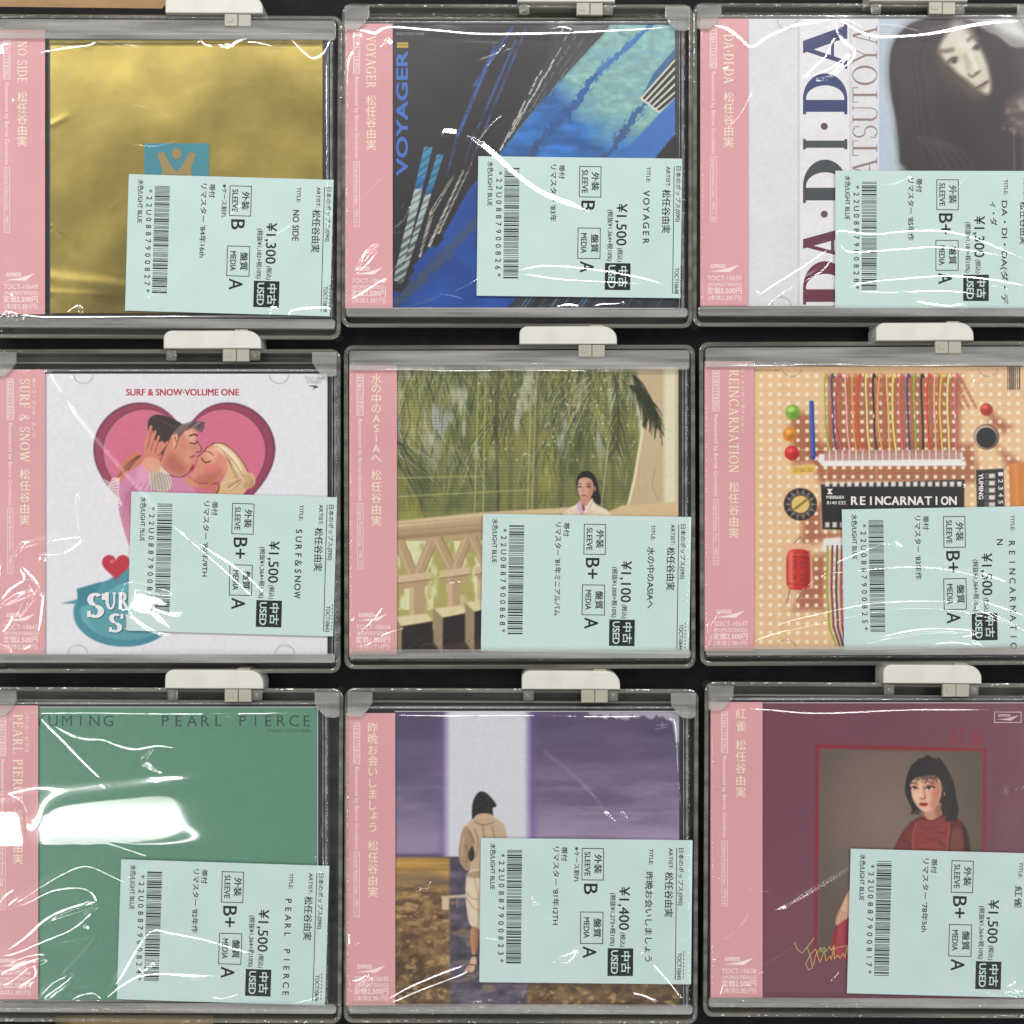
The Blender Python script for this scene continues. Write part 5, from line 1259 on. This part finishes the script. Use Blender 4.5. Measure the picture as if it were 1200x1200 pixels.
def make_price_label(n):
    (tx, ty), w_, h_, rot, titles, price, net, grade, crack, remark, num, cat, text = PL[n]
    c, s_ = math.cos(math.radians(rot)), math.sin(math.radians(rot))
    fy = h_ / 161.0
    def xf(x, y):
        y = y * fy
        return (tx + x * c - y * s_, ty + x * s_ + y * c)
    pts = [xf(0, 0), xf(w_, 0), xf(w_, 161), xf(0, 161)]
    org = W(*xf(w_ / 2, 80), .0125)
    z = ZP
    # the sheet: gently curled, with its own thickness
    nx, ny = 25, 17
    vs = []; fs = []
    for layer, dz in ((0, 0.0), (1, -.00012)):
        for j in range(ny):
            for i in range(nx):
                X, Y = xf(w_ * i / (nx - 1), 161 * j / (ny - 1))
                vs.append(W(X, Y, z + dz))
    N = nx * ny
    for j in range(ny - 1):
        for i in range(nx - 1):
            a = j * nx + i
            fs.append((a + nx, a + nx + 1, a + 1, a)); fs.append((N + a, N + a + 1, N + a + nx + 1, N + a + nx))
    edge = [i for i in range(nx)] + [j * nx + nx - 1 for j in range(1, ny)] + [(ny - 1) * nx + i for i in range(nx - 2, -1, -1)] + [j * nx for j in range(ny - 2, 0, -1)]
    for a, b in zip(edge, edge[1:] + edge[:1]): fs.append((a, b, N + b, N + a))
    o = link('price_label', mesh_from(vs, fs, org), M['paper'])
    o.location = org
    o['label'] = text; o['category'] = 'price label'; o['group'] = 'pale blue price labels on the CDs'
    zi = z + .00003
    B = .016
    def part(name):
        q = Prn(zi, xf)
        jobs.append((name, q)); return q
    jobs = []
    part('colour_note').text('水色/LIGHT BLUE', (11.6, 6), 51, 7.6, 'd', B)
    p = part('remark')
    p.text(remark, (85.5, 9), 5.4 * sum(1.0 if ord(ch) < 256 else 1.35 for ch in remark), 8.2, 'd', B)
    p.text('帯付', (95.2, 9), 16, 7.6, 'd', .02)
    if crack: p.text('※ケース割れ', (110, 9), 39, 7, 'd', B)
    p = part('price')
    p.text('¥' + price, (163, 53), 48, 17, 'd', .012)
    p.text('(税込)', (165, 104), 16, 6.8, 'd', B)
    p.text('(税抜¥%s+税10%%)' % net, (153, 60), 59, 7.0, 'd', B)
    p = part('title_line')
    p.text('TITLE:', (197.5, 10), 18, 6.4, 'd', B)
    for k, tl in enumerate(titles):
        st = 37 if k == 0 else 35
        if n == 1: p.text(tl, (193.5, 37), 36, 10.6, 'd', B)
        elif n == 5: p.text(tl, (194, 36), 72, 9.6, 'd', B)
        elif n == 3 : p.text(tl, (195 - 13 * k, 35 if k == 0 else 36), 121 if k == 0 else 28, 9.2, 'd', B)
        elif n == 6: p.text(tl, (195 - 14 * k, st if k == 0 else 36), 128 if k == 0 else 9, 10.4, 'd', B, track=True)
        elif n == 7: p.text(tl, (194, 37), 116, 10.4, 'd', B, track=True)
        elif n == 8: p.text(tl, (194, 36), 100, 9.8, 'd', B)
        elif n == 9: p.text(tl, (194, 37), 24, 9.8, 'd', B)
        else: p.text(tl, (194, 36), len(tl) * 9.2, 10.6, 'd', B, track=True)
    p = part('artist_line')
    p.text('ARTIST:', (220.5, 9), 24, 6.4, 'd', B)
    p.text('松任谷由実', (217, 36), 50, 10.6, 'd', B)
    p = part('heading')
    p.rect(229.2, 9, 230.1, 156)
    p.text('日本のポップス(090)', (232.4, 9), 64, 6.6, 'd', B)
    p.text(cat, (231.8, 126), 30, 6.8, 'd', B)
    for k in range(8): p.rect(238.6, 124 + k * 4, 239.6, 126.2 + k * 4)
    p = part('grade_box')
    p.frame(118.5, 10, 144.5, 46, .9)
    p.text('外装', (134, 17), 21, 9.6, 'd', .022)
    p.text('SLEEVE', (122, 14.5), 26.5, 9.6, 'd', B)
    p = part('grade_box')
    p.frame(117.5, 81, 144.5, 117, .9)
    p.text('盤質', (134, 88.5), 21, 9.6, 'd', .022)
    p.text('MEDIA', (121.6, 87.5), 23, 9.6, 'd', B)
    part('grade_letter').text(grade, (121.5, 50), 11.5 if grade == 'B' else 24, 23, 'd', .012)
    part('grade_letter').text('A', (121, 120), 12.5, 23, 'd', .012)
    for name, q in jobs: q.build(name, M['ink'], o, org)
    # the used badge: black block with letters left in paper colour
    q = Prn(zi, xf); q.rect(150, 121.5, 180, 152.5); bd = q.build('used_badge', M['ink'], o, org)
    q = Prn(zi + .00003, xf); q.text('中古', (167, 125), 24, 11.5, 'd', .02); q.text('USED', (154.2, 124), 26, 11.5, 'd', .02)
    q.build('badge_lettering', M['paper'], bd, org)
    # barcode
    q = Prn(zi, xf)
    rng = random.Random(num)
    y = 13.0
    while y < 140:
        a = rng.choice((.7, .7, .7, 1.7)); b = rng.choice((.7, .7, .8, 1.6))
        q.rect(31, y, 48.5, min(y + a, 141)); y += a + b
    q.text(num, (21.6, 15), 126, 9.2, 'd', .012, track=True)
    q.build('barcode', M['ink'], o, org)
    return o
# ------------------------------------------------------------------ the clear film round every CD
CREASE = {}
# centre lines of the folds in photo pixels, half width (px), height (m)
F, G, K = 1.6, 2.4, 4.0
def cr(n, pts, w=F, a=.00050, *t): CREASE.setdefault(n, []).append((pts, w, a) + t)
PATCH = {7: [(136, 962, 88, 31, -6, -1), (5, 970, 22, 24, 0, -1)], 4: [(174, 708, 20, 13, 15, -1)], 2: [(526, 157, 7, 4, 0, 1)]}
cr(1, [(45, 63), (75, 58), (105, 54), (112, 50)]); cr(1, [(233, 47), (240, 54), (250, 55)]); cr(1, [(256, 52), (268, 60), (276, 52), (290, 46)], G)
cr(1, [(340, 46), (357, 64), (368, 70), (380, 63), (388, 46)]); cr(1, [(3, 52), (6, 64)], K, .0008)
cr(1, [(0, 373), (8, 367), (18, 369), (22, 374), (30, 371), (60, 373), (200, 372), (380, 371)]); cr(1, [(80, 366), (92, 359), (100, 367)], 1.2)
cr(1, [(340, 371), (345, 365), (380, 362), (386, 366)], G); cr(1, [(316, 362), (326, 362)], G)
cr(1, [(262, 56), (270, 58)], K, .0008); cr(1, [(384, 60), (384, 150), (385, 300)], 1.4)
cr(2, [(413, 36), (425, 37), (440, 41), (447, 36), (460, 33), (500, 36), (560, 41), (620, 41), (680, 39), (740, 36), (788, 32)], 2.0)
cr(2, [(413, 36), (420, 45), (420, 55), (411, 68), (408, 100), (406, 170)], 2.0); cr(2, [(452, 48), (458, 54)], K, .0008)
cr(2, [(518, 156), (536, 158)], 5, .0011); cr(2, [(550, 161), (575, 182), (600, 205), (640, 232), (692, 250)], 6.0, .0019)
cr(2, [(600, 320), (640, 313), (700, 318), (750, 327), (782, 336)], 2.0); cr(2, [(600, 320), (650, 328), (700, 331), (782, 336)], 1.5)
cr(2, [(420, 318), (430, 300), (442, 290), (440, 300), (425, 316), (415, 322)]); cr(2, [(408, 353), (425, 345), (445, 332), (460, 327)], 2.2)
cr(2, [(650, 361), (665, 359), (680, 361)], G); cr(2, [(693, 361), (705, 358), (725, 357), (731, 355), (727, 361)]); cr(2, [(560, 72), (600, 57)], 1.4, .0002)
cr(3, [(835, 30), (850, 35), (865, 45), (880, 57), (900, 45), (930, 32), (960, 27), (979, 22)], 2.6, .0008)
cr(3, [(979, 22), (990, 28), (1010, 40), (1030, 45), (1060, 44), (1100, 40), (1150, 30), (1200, 25)], 2.6, .0008)
cr(3, [(979, 22), (980, 40), (990, 52), (1000, 63), (985, 80), (965, 92), (942, 92)], 2.4, .0007); cr(3, [(942, 92), (955, 80), (970, 65), (980, 40)], 2.0)
cr(3, [(980, 275), (985, 272), (1020, 276), (1060, 273), (1100, 272), (1130, 277), (1160, 288), (1200, 304)], 1.8); cr(3, [(980, 275), (985, 290), (1000, 297), (1050, 294), (1100, 291), (1150, 297), (1200, 304)])
cr(3, [(990, 342), (1010, 333), (1060, 328), (1110, 325), (1160, 329), (1200, 335)], 1.8); cr(3, [(990, 342), (1050, 344), (1100, 342), (1150, 346)])
cr(3, [(1065, 333), (1090, 330), (1130, 332), (1180, 338)], 1.3)
cr(3, [(872, 362), (900, 340), (940, 315), (975, 290)]); cr(3, [(888, 366), (920, 340), (960, 318), (975, 300)]); cr(3, [(880, 358), (885, 350), (890, 342)])
cr(3, [(1072, 354), (1090, 358), (1115, 360), (1130, 357)], G); cr(3, [(846, 82), (854, 80)], 1.6)
cr(4, [(25, 440), (50, 425), (60, 433), (100, 435), (180, 434), (260, 434), (320, 434), (370, 434)], 1.8); cr(4, [(60, 437), (75, 462)], 2.4, .0003); cr(4, [(80, 470), (130, 530), (200, 610)], 5, .0003)
cr(4, [(20, 650), (30, 640), (60, 632), (95, 628), (97, 634), (75, 650), (50, 652), (48, 660)], 2.0); cr(4, [(0, 705), (15, 690), (30, 680), (27, 668), (45, 690), (25, 700), (0, 712)], 2.2, .0007)
cr(4, [(18, 730), (40, 700), (50, 695), (53, 690), (50, 720), (45, 745)], 2.0); cr(4, [(205, 617), (240, 640), (285, 668), (322, 706)], 3.2, .0011); cr(4, [(205, 617), (250, 655), (308, 708)], 2.0)
cr(4, [(150, 690), (170, 705), (190, 714), (214, 717)], 9, .0026); cr(4, [(168, 694), (180, 712), (206, 740)], 6, .002); cr(4, [(150, 715), (175, 735), (200, 742)], 4, .0012); cr(4, [(0, 745), (10, 735), (18, 720)]); cr(4, [(100, 660), (90, 590), (95, 580)], 1.5, .0002)
cr(5, [(412, 436), (470, 434), (530, 436), (600, 435), (700, 436), (795, 436)], 1.5); cr(5, [(527, 683), (535, 678), (541, 684)], 2.0)
cr(5, [(565, 740), (600, 740), (640, 746), (700, 752), (760, 755), (800, 750)], 2, .0003); cr(5, [(600, 738), (660, 741), (720, 746), (790, 748)], 1.6)
cr(5, [(408, 700), (413, 703), (410, 710), (406, 716)], 1.4); cr(5, [(420, 745), (440, 725), (452, 710)]); cr(5, [(425, 757), (445, 745), (463, 735)]); cr(5, [(430, 750), (455, 740), (480, 733)], 1.4); cr(5, [(410, 745), (412, 730), (420, 722)], 1.4)
cr(6, [(956, 672), (980, 658), (1010, 645), (1040, 636), (1060, 645), (1100, 660), (1150, 675), (1177, 682)]); cr(6, [(956, 672), (1000, 668), (1060, 663), (1110, 666), (1177, 682)])
cr(6, [(880, 752), (900, 738), (920, 728), (960, 718), (1020, 706), (1080, 703), (1140, 706), (1200, 722)]); cr(6, [(868, 757), (905, 742), (960, 730), (1030, 715), (1090, 712), (1150, 720), (1200, 740)])
cr(6, [(1003, 757), (1040, 746), (1090, 738), (1142, 741), (1110, 748), (1060, 752), (1003, 757)], 1.4); cr(6, [(1092, 760), (1095, 754), (1120, 751), (1150, 757)], 1.8)
cr(6, [(829, 722), (838, 720), (830, 735), (829, 755), (835, 740), (845, 725)]); cr(6, [(830, 429), (900, 430), (960, 428), (1050, 430), (1200, 428)], 1.8)
cr(7, [(48, 842), (60, 848), (80, 858), (100, 864), (120, 865), (140, 872), (160, 876), (185, 872), (212, 878)], 2.6, .0008); cr(7, [(48, 842), (70, 862), (100, 893), (130, 922), (147, 937)], 2.2)
cr(7, [(168, 888), (188, 903), (213, 934)], 7, .0022); cr(7, [(115, 984), (140, 991), (175, 1003)], 1.8)
cr(7, [(10, 1062), (30, 1050), (70, 1025), (100, 1014), (130, 1025), (155, 1038)], 1.8); cr(7, [(10, 1062), (30, 1058), (60, 1043), (90, 1039), (108, 1045), (114, 1058), (100, 1060), (60, 1075), (30, 1100), (0, 1120)], 1.8)
cr(7, [(114, 1058), (100, 1075), (80, 1090), (55, 1100), (20, 1115), (0, 1120)], 1.8); cr(7, [(0, 1135), (25, 1122), (50, 1117), (53, 1122), (30, 1130), (0, 1142)]); cr(7, [(99, 1085), (106, 1084)], 3.4, .0008)
cr(7, [(45, 1170), (60, 1152), (80, 1142), (89, 1137), (80, 1150), (60, 1165), (52, 1170)], 1.4); cr(7, [(83, 1171), (95, 1165), (110, 1163), (120, 1171)]); cr(7, [(126, 1168), (140, 1145), (160, 1110), (178, 1089), (200, 1092), (240, 1100), (280, 1112), (308, 1120)], 2.2)
cr(7, [(126, 1168), (140, 1155), (165, 1142), (200, 1140), (262, 1144)], 2.0); cr(7, [(165, 1140), (178, 1127), (184, 1122)], 4, .001); cr(7, [(0, 1155), (15, 1148), (38, 1130), (42, 1145), (20, 1158)], 1.4)
cr(7, [(0, 950), (20, 962), (44, 972)], 3, .001); cr(7, [(30, 835), (100, 834), (200, 835), (370, 834)], 1.8); cr(7, [(196, 1020), (202, 1036), (200, 1050), (230, 1072), (270, 1090)], 1.6, .0003)
cr(7, [(60, 1105), (90, 1100), (112, 1098), (85, 1130), (70, 1145)], 1.6, .0003)
cr(8, [(432, 836), (500, 837), (600, 837), (700, 838), (780, 838)], 1.8); cr(8, [(455, 1170), (480, 1155), (520, 1138), (549, 1128)], 2.2); cr(8, [(455, 1176), (490, 1160), (530, 1145), (552, 1135)])
cr(8, [(410, 1094), (412, 1108)], 3, .0008); cr(8, [(407, 1148), (420, 1147), (432, 1140), (430, 1148), (416, 1156), (407, 1148)]); cr(8, [(762, 1124), (785, 1150), (800, 1170)], 1.8); cr(8, [(740, 1162), (755, 1165), (770, 1172)], 2.2)
cr(8, [(628, 870), (680, 910), (720, 960)], 5, .0003); cr(8, [(650, 880), (710, 920), (735, 958)], 4, .0003); cr(8, [(490, 1045), (493, 1038)], 1.4); cr(8, [(498, 1043), (505, 1030)], 1.4); cr(8, [(625, 1050), (628, 1060)], 2.2)
cr(8, [(784, 842), (790, 850), (793, 900), (798, 960)], 1.4); cr(8, [(630, 1070), (660, 1085), (672, 1105), (650, 1125)], 2, .00025)
cr(9, [(867, 829), (900, 830), (950, 834), (1000, 833), (1080, 830), (1200, 831)], 2.0); cr(9, [(834, 1025), (843, 1030)], 1.4); cr(9, [(910, 1065), (950, 1040), (1000, 1010)], 5, .0003); cr(9, [(1190, 1150), (1178, 1158), (1200, 1165)], 1.8)
def tilt(p, nu):
    """how steeply film at p has to lean towards nu before it mirrors a ceiling tube to an eye above the table"""
    p = np.asarray(p, float); nu = np.asarray(nu, float)
    P3 = np.concatenate([p, np.full((len(p), 1), ZF)], 1)
    v = np.array([0, 0, H]) - P3; v /= np.linalg.norm(v, axis=1)[:, None]
    lo = np.zeros(len(p)); hi = np.full(len(p), .9)
    for _ in range(26):
        s = (lo + hi) / 2
        n = np.concatenate([nu * s[:, None], np.ones((len(p), 1))], 1); n /= np.linalg.norm(n, axis=1)[:, None]
        r = 2 * (n * v).sum(1)[:, None] * n - v
        out = r[:, 2] < .02
        for ax, sg, dist, hz, pw in TUBES:
            out |= (P3 + r * ((hz - ZF) / np.maximum(r[:, 2:3], 1e-3)))[:, ax] * sg > dist
        hi = np.where(out, s, hi); lo = np.where(out, lo, s)
    return lo

def make_film(n, root, org, j):
    x0, y0, x1, y1 = j[0] - 1.5, j[1] - 1, j[2] + 3, j[3] + 7
    nx = int((x1 - x0) / .66) + 1; ny = int((y1 - y0) / .66) + 1
    gx = np.linspace(x0, x1, nx); gy = np.linspace(y0, y1, ny)
    st = gx[1] - gx[0]; sty = gy[1] - gy[0]
    X, Y = np.meshgrid(gx, gy)
    h = np.zeros_like(X)
    flat = np.ones_like(X)
    for (cx, cy, rx, ry, rot, up, *part) in PATCH.get(n, ()):
        c, s = math.cos(math.radians(rot)), math.sin(math.radians(rot))
        u = ((X - cx) * c + (Y - cy) * s) / rx; v = (-(X - cx) * s + (Y - cy) * c) / ry
        q = (np.abs(u) ** 5 + np.abs(v) ** 5) ** .2
        wnd = np.clip((1.75 - q) / .9, 0, 1); wnd = wnd * wnd * (3 - 2 * wnd)
        # follow the exact lean row by row, most of the way, so that the mirrored tube spreads
        rows = np.linspace(cy - ry * 1.6, cy + ry * 1.6, 60)
        sl = tilt(np.stack([np.full(60, (cx - 600) * SC), (600 - rows) * SC], 1), np.tile([[0, up]], (60, 1)))
        s0 = np.interp(cy, rows, sl); sl = s0 + (sl - s0) * .46
        sl = sl * (part[0] if part else 1.0)
        hh = np.concatenate([[0], np.cumsum((sl[1:] + sl[:-1]) / 2 * (rows[1] - rows[0]) * SC)]) * up
        hh -= np.interp(cy + up * -0 , rows, hh)
        pl = np.interp(Y, rows, hh); pl = pl + .9 * s0 * ry * SC * (part[0] if part else 1.0)
        h = np.maximum(h, pl * wnd); flat = np.minimum(flat, 1 - wnd)
    rj = np.random.default_rng(40 + n)
    fine = []
    for k in range(30):
        e = rj.integers(0, 4); u = rj.random()
        if k < 10: px, py = x0 + (x1 - x0) * u, (y0 + rj.uniform(4, 22)) if e < 2 else (y1 - rj.uniform(8, 26)); ang = rj.uniform(-.35, .35)
        elif k < 17: px, py = (x0 + rj.uniform(3, 14)) if e < 2 else (x1 - rj.uniform(3, 14)), y0 + (y1 - y0) * u; ang = 1.57 + rj.uniform(-.3, .3)
        else: px, py = x0 + (x1 - x0) * rj.beta(1, 1.6), y1 - (y1 - y0) * rj.beta(1, 2.2); ang = rj.uniform(-1.0, .4)
        ln = rj.uniform(16, 60); bend = rj.uniform(-.25, .25) * ln
        dx, dy = math.cos(ang), math.sin(ang)
        fine.append(([(px - dx * ln / 2, py - dy * ln / 2), (px - dy * bend * .5, py + dx * bend * .5), (px + dx * ln / 2, py + dy * ln / 2)], rj.uniform(.5, 1.0), float(rj.choice([.0002, .0002, .0005]))))
    for item in list(CREASE.get(n, ())) + fine:
        pts, wd, amp = item[:3]
        pts = np.array(pts, float)
        P_ = []; m = len(pts)
        for i in range(m - 1):          # Catmull-Rom, so that folds run in curves
            p0, p1, p2, p3 = pts[max(i - 1, 0)], pts[i], pts[i + 1], pts[min(i + 2, m - 1)]
            for t in np.linspace(0, 1, 6)[:-1]:
                P_.append(.5 * ((2 * p1) + (-p0 + p2) * t + (2 * p0 - 5 * p1 + 4 * p2 - p3) * t * t + (-p0 + 3 * p1 - 3 * p2 + p3) * t ** 3))
        P_.append(pts[-1]); P_ = np.array(P_)
        tg = np.gradient(P_, axis=0); tg /= np.linalg.norm(tg, axis=1)[:, None] + 1e-9
        left = np.stack([tg[:, 1], tg[:, 0]], 1)         # picture normal (y down) turned into world x, y up
        pw = np.stack([(P_[:, 0] - 600) * SC, (600 - P_[:, 1]) * SC], 1)
        sa, sb = tilt(pw, left), tilt(pw, -left)
        side = 1 if sa.mean() <= sb.mean() else -1
        S = np.clip(sa if side == 1 else sb, .03, .62)
        if amp < .0005: S = S * rj.uniform(.76, .86)
        b = wd * 1.15 + .85; rr = b * (2.4 if amp >= .0005 else 4.5)
        R = max(b, rr) + 2
        i0 = max(0, int((P_[:, 0].min() - R - x0) / st)); i1 = min(nx, int((P_[:, 0].max() + R - x0) / st) + 2)
        j0 = max(0, int((P_[:, 1].min() - R - y0) / sty)); j1 = min(ny, int((P_[:, 1].max() + R - y0) / sty) + 2)
        if i1 <= i0 or j1 <= j0: continue
        xs, ys = X[j0:j1, i0:i1], Y[j0:j1, i0:i1]
        dm = np.full(xs.shape, 1e9); tt = np.zeros(xs.shape); sg = np.zeros(xs.shape); ss = np.zeros(xs.shape)
        L = len(P_) - 1
        for k in range(L):
            a, q = P_[k], P_[k + 1]; dx, dy = q - a; l2 = dx * dx + dy * dy + 1e-9
            t = np.clip(((xs - a[0]) * dx + (ys - a[1]) * dy) / l2, 0, 1)
            d = (xs - a[0] - t * dx) ** 2 + (ys - a[1] - t * dy) ** 2
            u = d < dm
            dm[u] = d[u]; tt[u] = (k + t[u]) / L; ss[u] = (S[k] + (S[k + 1] - S[k]) * t)[u]
            sg[u] = np.sign((xs - a[0]) * dy - (ys - a[1]) * dx)[u]
        d = np.sqrt(dm) * sg * side                       # positive on the side that leans to the lamp
        tap = np.clip(np.minimum(tt, 1 - tt) * 7, 0, 1) * .75 + .25
        if len(item) > 3: tap = np.clip((1 - tt) * 1.2, .12, 1)
        jig = np.interp(tt, np.linspace(0, 1, m + 2), rj.uniform(.8, 1.15, m + 2))
        bb = b * tap * jig
        g = d / bb
        down = np.where(g < 1, (1 - g) + .05 * (g - g * g), 0)
        up = np.clip(1 + d / (rr * tap), 0, 1); up = up * up * (3 - 2 * up)
        prof = np.where(d >= 0, down, up) * ss * bb * SC
        endd = np.clip(np.minimum(tt, 1 - tt) * L * 1.0 + .0, 0, 1)
        h[j0:j1, i0:i1] = np.maximum(h[j0:j1, i0:i1], prof)
        flat[j0:j1, i0:i1] = np.minimum(flat[j0:j1, i0:i1], np.clip((np.abs(d) - b) / 6, 0, 1))
    rng = np.random.default_rng(n)
    g = rng.random((12, 12)) - .5
    uu = (X - x0) / (x1 - x0) * 10; vv = (Y - y0) / (y1 - y0) * 10
    iu, iv = uu.astype(int), vv.astype(int); fu, fv = uu - iu, vv - iv
    fu = fu * fu * (3 - 2 * fu); fv = fv * fv * (3 - 2 * fv)
    soft = (g[iv, iu] * (1 - fu) + g[iv, iu + 1] * fu) * (1 - fv) + (g[iv + 1, iu] * (1 - fu) + g[iv + 1, iu + 1] * fu) * fv
    edge = np.minimum(np.minimum(X - x0, x1 - X), np.minimum(Y - y0, y1 - Y))
    h = h * np.clip(edge / 3, 0, 1)
    h[1:-1] = (h[:-2] + 8 * h[1:-1] + h[2:]) / 10; h[:, 1:-1] = (h[:, :-2] + 8 * h[:, 1:-1] + h[:, 2:]) / 10
    z = ZF + h + soft * flat * .00016 - .0010 * np.clip(1 - edge / 3.0, 0, 1) ** 2
    k = SC * (H - ZF) / D
    co = np.stack([(X - 600) * k - org[0], (600 - Y) * k - org[1], z - org[2]], -1)
    return link('film_wrap', grid_mesh(co), M['film'], root)
CDLABEL = {1: 'CD in clear film with a gold foil cover and small teal emblem', 2: 'CD in clear film with dark towers against a blue sky on its cover',
           3: 'CD in clear film with tall roman letters beside a long-haired woman', 4: 'CD in clear film with a pink heart and a couple on a white cover',
           5: 'CD in clear film with a woman on a balcony before palm trees', 6: 'CD in clear film showing a circuit board with coloured wires',
           7: 'CD in clear film with a plain green cover under a broad lamp glare', 8: 'CD in clear film with a woman seen from behind under a purple sky',
           9: 'CD in clear film with a maroon cover and a framed woman in red'}
def make_cd(n):
    (x0, y0, x1, y1), (ox0, oy0, ox1, oy1), rot = CD[n]
    jx0, jy0, jx1, jy1 = ox0 + 1, y0 - 6, x1 + 11, y1 + 4
    cx, cy, _ = W((jx0 + jx1) / 2, (jy0 + jy1) / 2, ZT)
    org = (cx, cy, .0021)
    root = empty('compact_disc', org, CDLABEL[n], 'CD', 'CDs in clear film')
    # black inner tray with its clips, and the clear case body
    mb = MB(); mb.box(jx0 + 3, jy0 + 4, jx1 - 5, jy1 - 3, .0030, .0100, .0004)
    for yy in (.22, .47, .74):
        Y = jy0 + (jy1 - jy0) * yy
        mb.box(x1 + 2.2, Y - 28, x1 + 3.2, Y + 28, .0100, .0108)
    mb.build('inner_tray', M['tray'], root, org)
    mb = MB()
    ring_mesh(mb, rrect(jx0, jy0, jx1, jy1, 2.5, 3), rrect(jx0 + 3, jy0 + 3.2, jx1 - 3, jy1 - 3, 1, 3), .0022, .0118, .0004)
    mb.box(x1 + 5.2, jy0 + 4, x1 + 6.4, jy1 - 4, .0101, .0117, .0003)
    mb.build('case_frame', M['jewel'], root, org)
    for tx, ty, sgn in ((x0 + (x1 - x0) * .14, y0 + .5, 1), (x1 - (x1 - x0) * .17, y0 + .5, 1), (x0 + (x1 - x0) * .12, y1 - .5, -1), (x1 - (x1 - x0) * .15, y1 - .5, -1)):
        mb = MB()
        tab = [(tx + 12 * math.cos(q), ty + sgn * 11 * math.sin(q)) for q in np.linspace(0, math.pi, 13)]
        tab += [(tx + 10.7 * math.cos(q), ty + sgn * 9.7 * math.sin(q)) for q in np.linspace(math.pi, 0, 13)]
        mb.prism(tab if sgn < 0 else tab[::-1], .01150, .01185)
        mb.build('lid_tab', M['tab'], root, org)
    make_cover(n, root, org)
    make_obi(n, root, org)
    make_film(n, root, org, (jx0, jy0, jx1, jy1))
    return root
for n in range(1, 10):
    make_cd(n)
    make_price_label(n)
bpy.data.objects.remove(_fo); bpy.data.curves.remove(_fc)
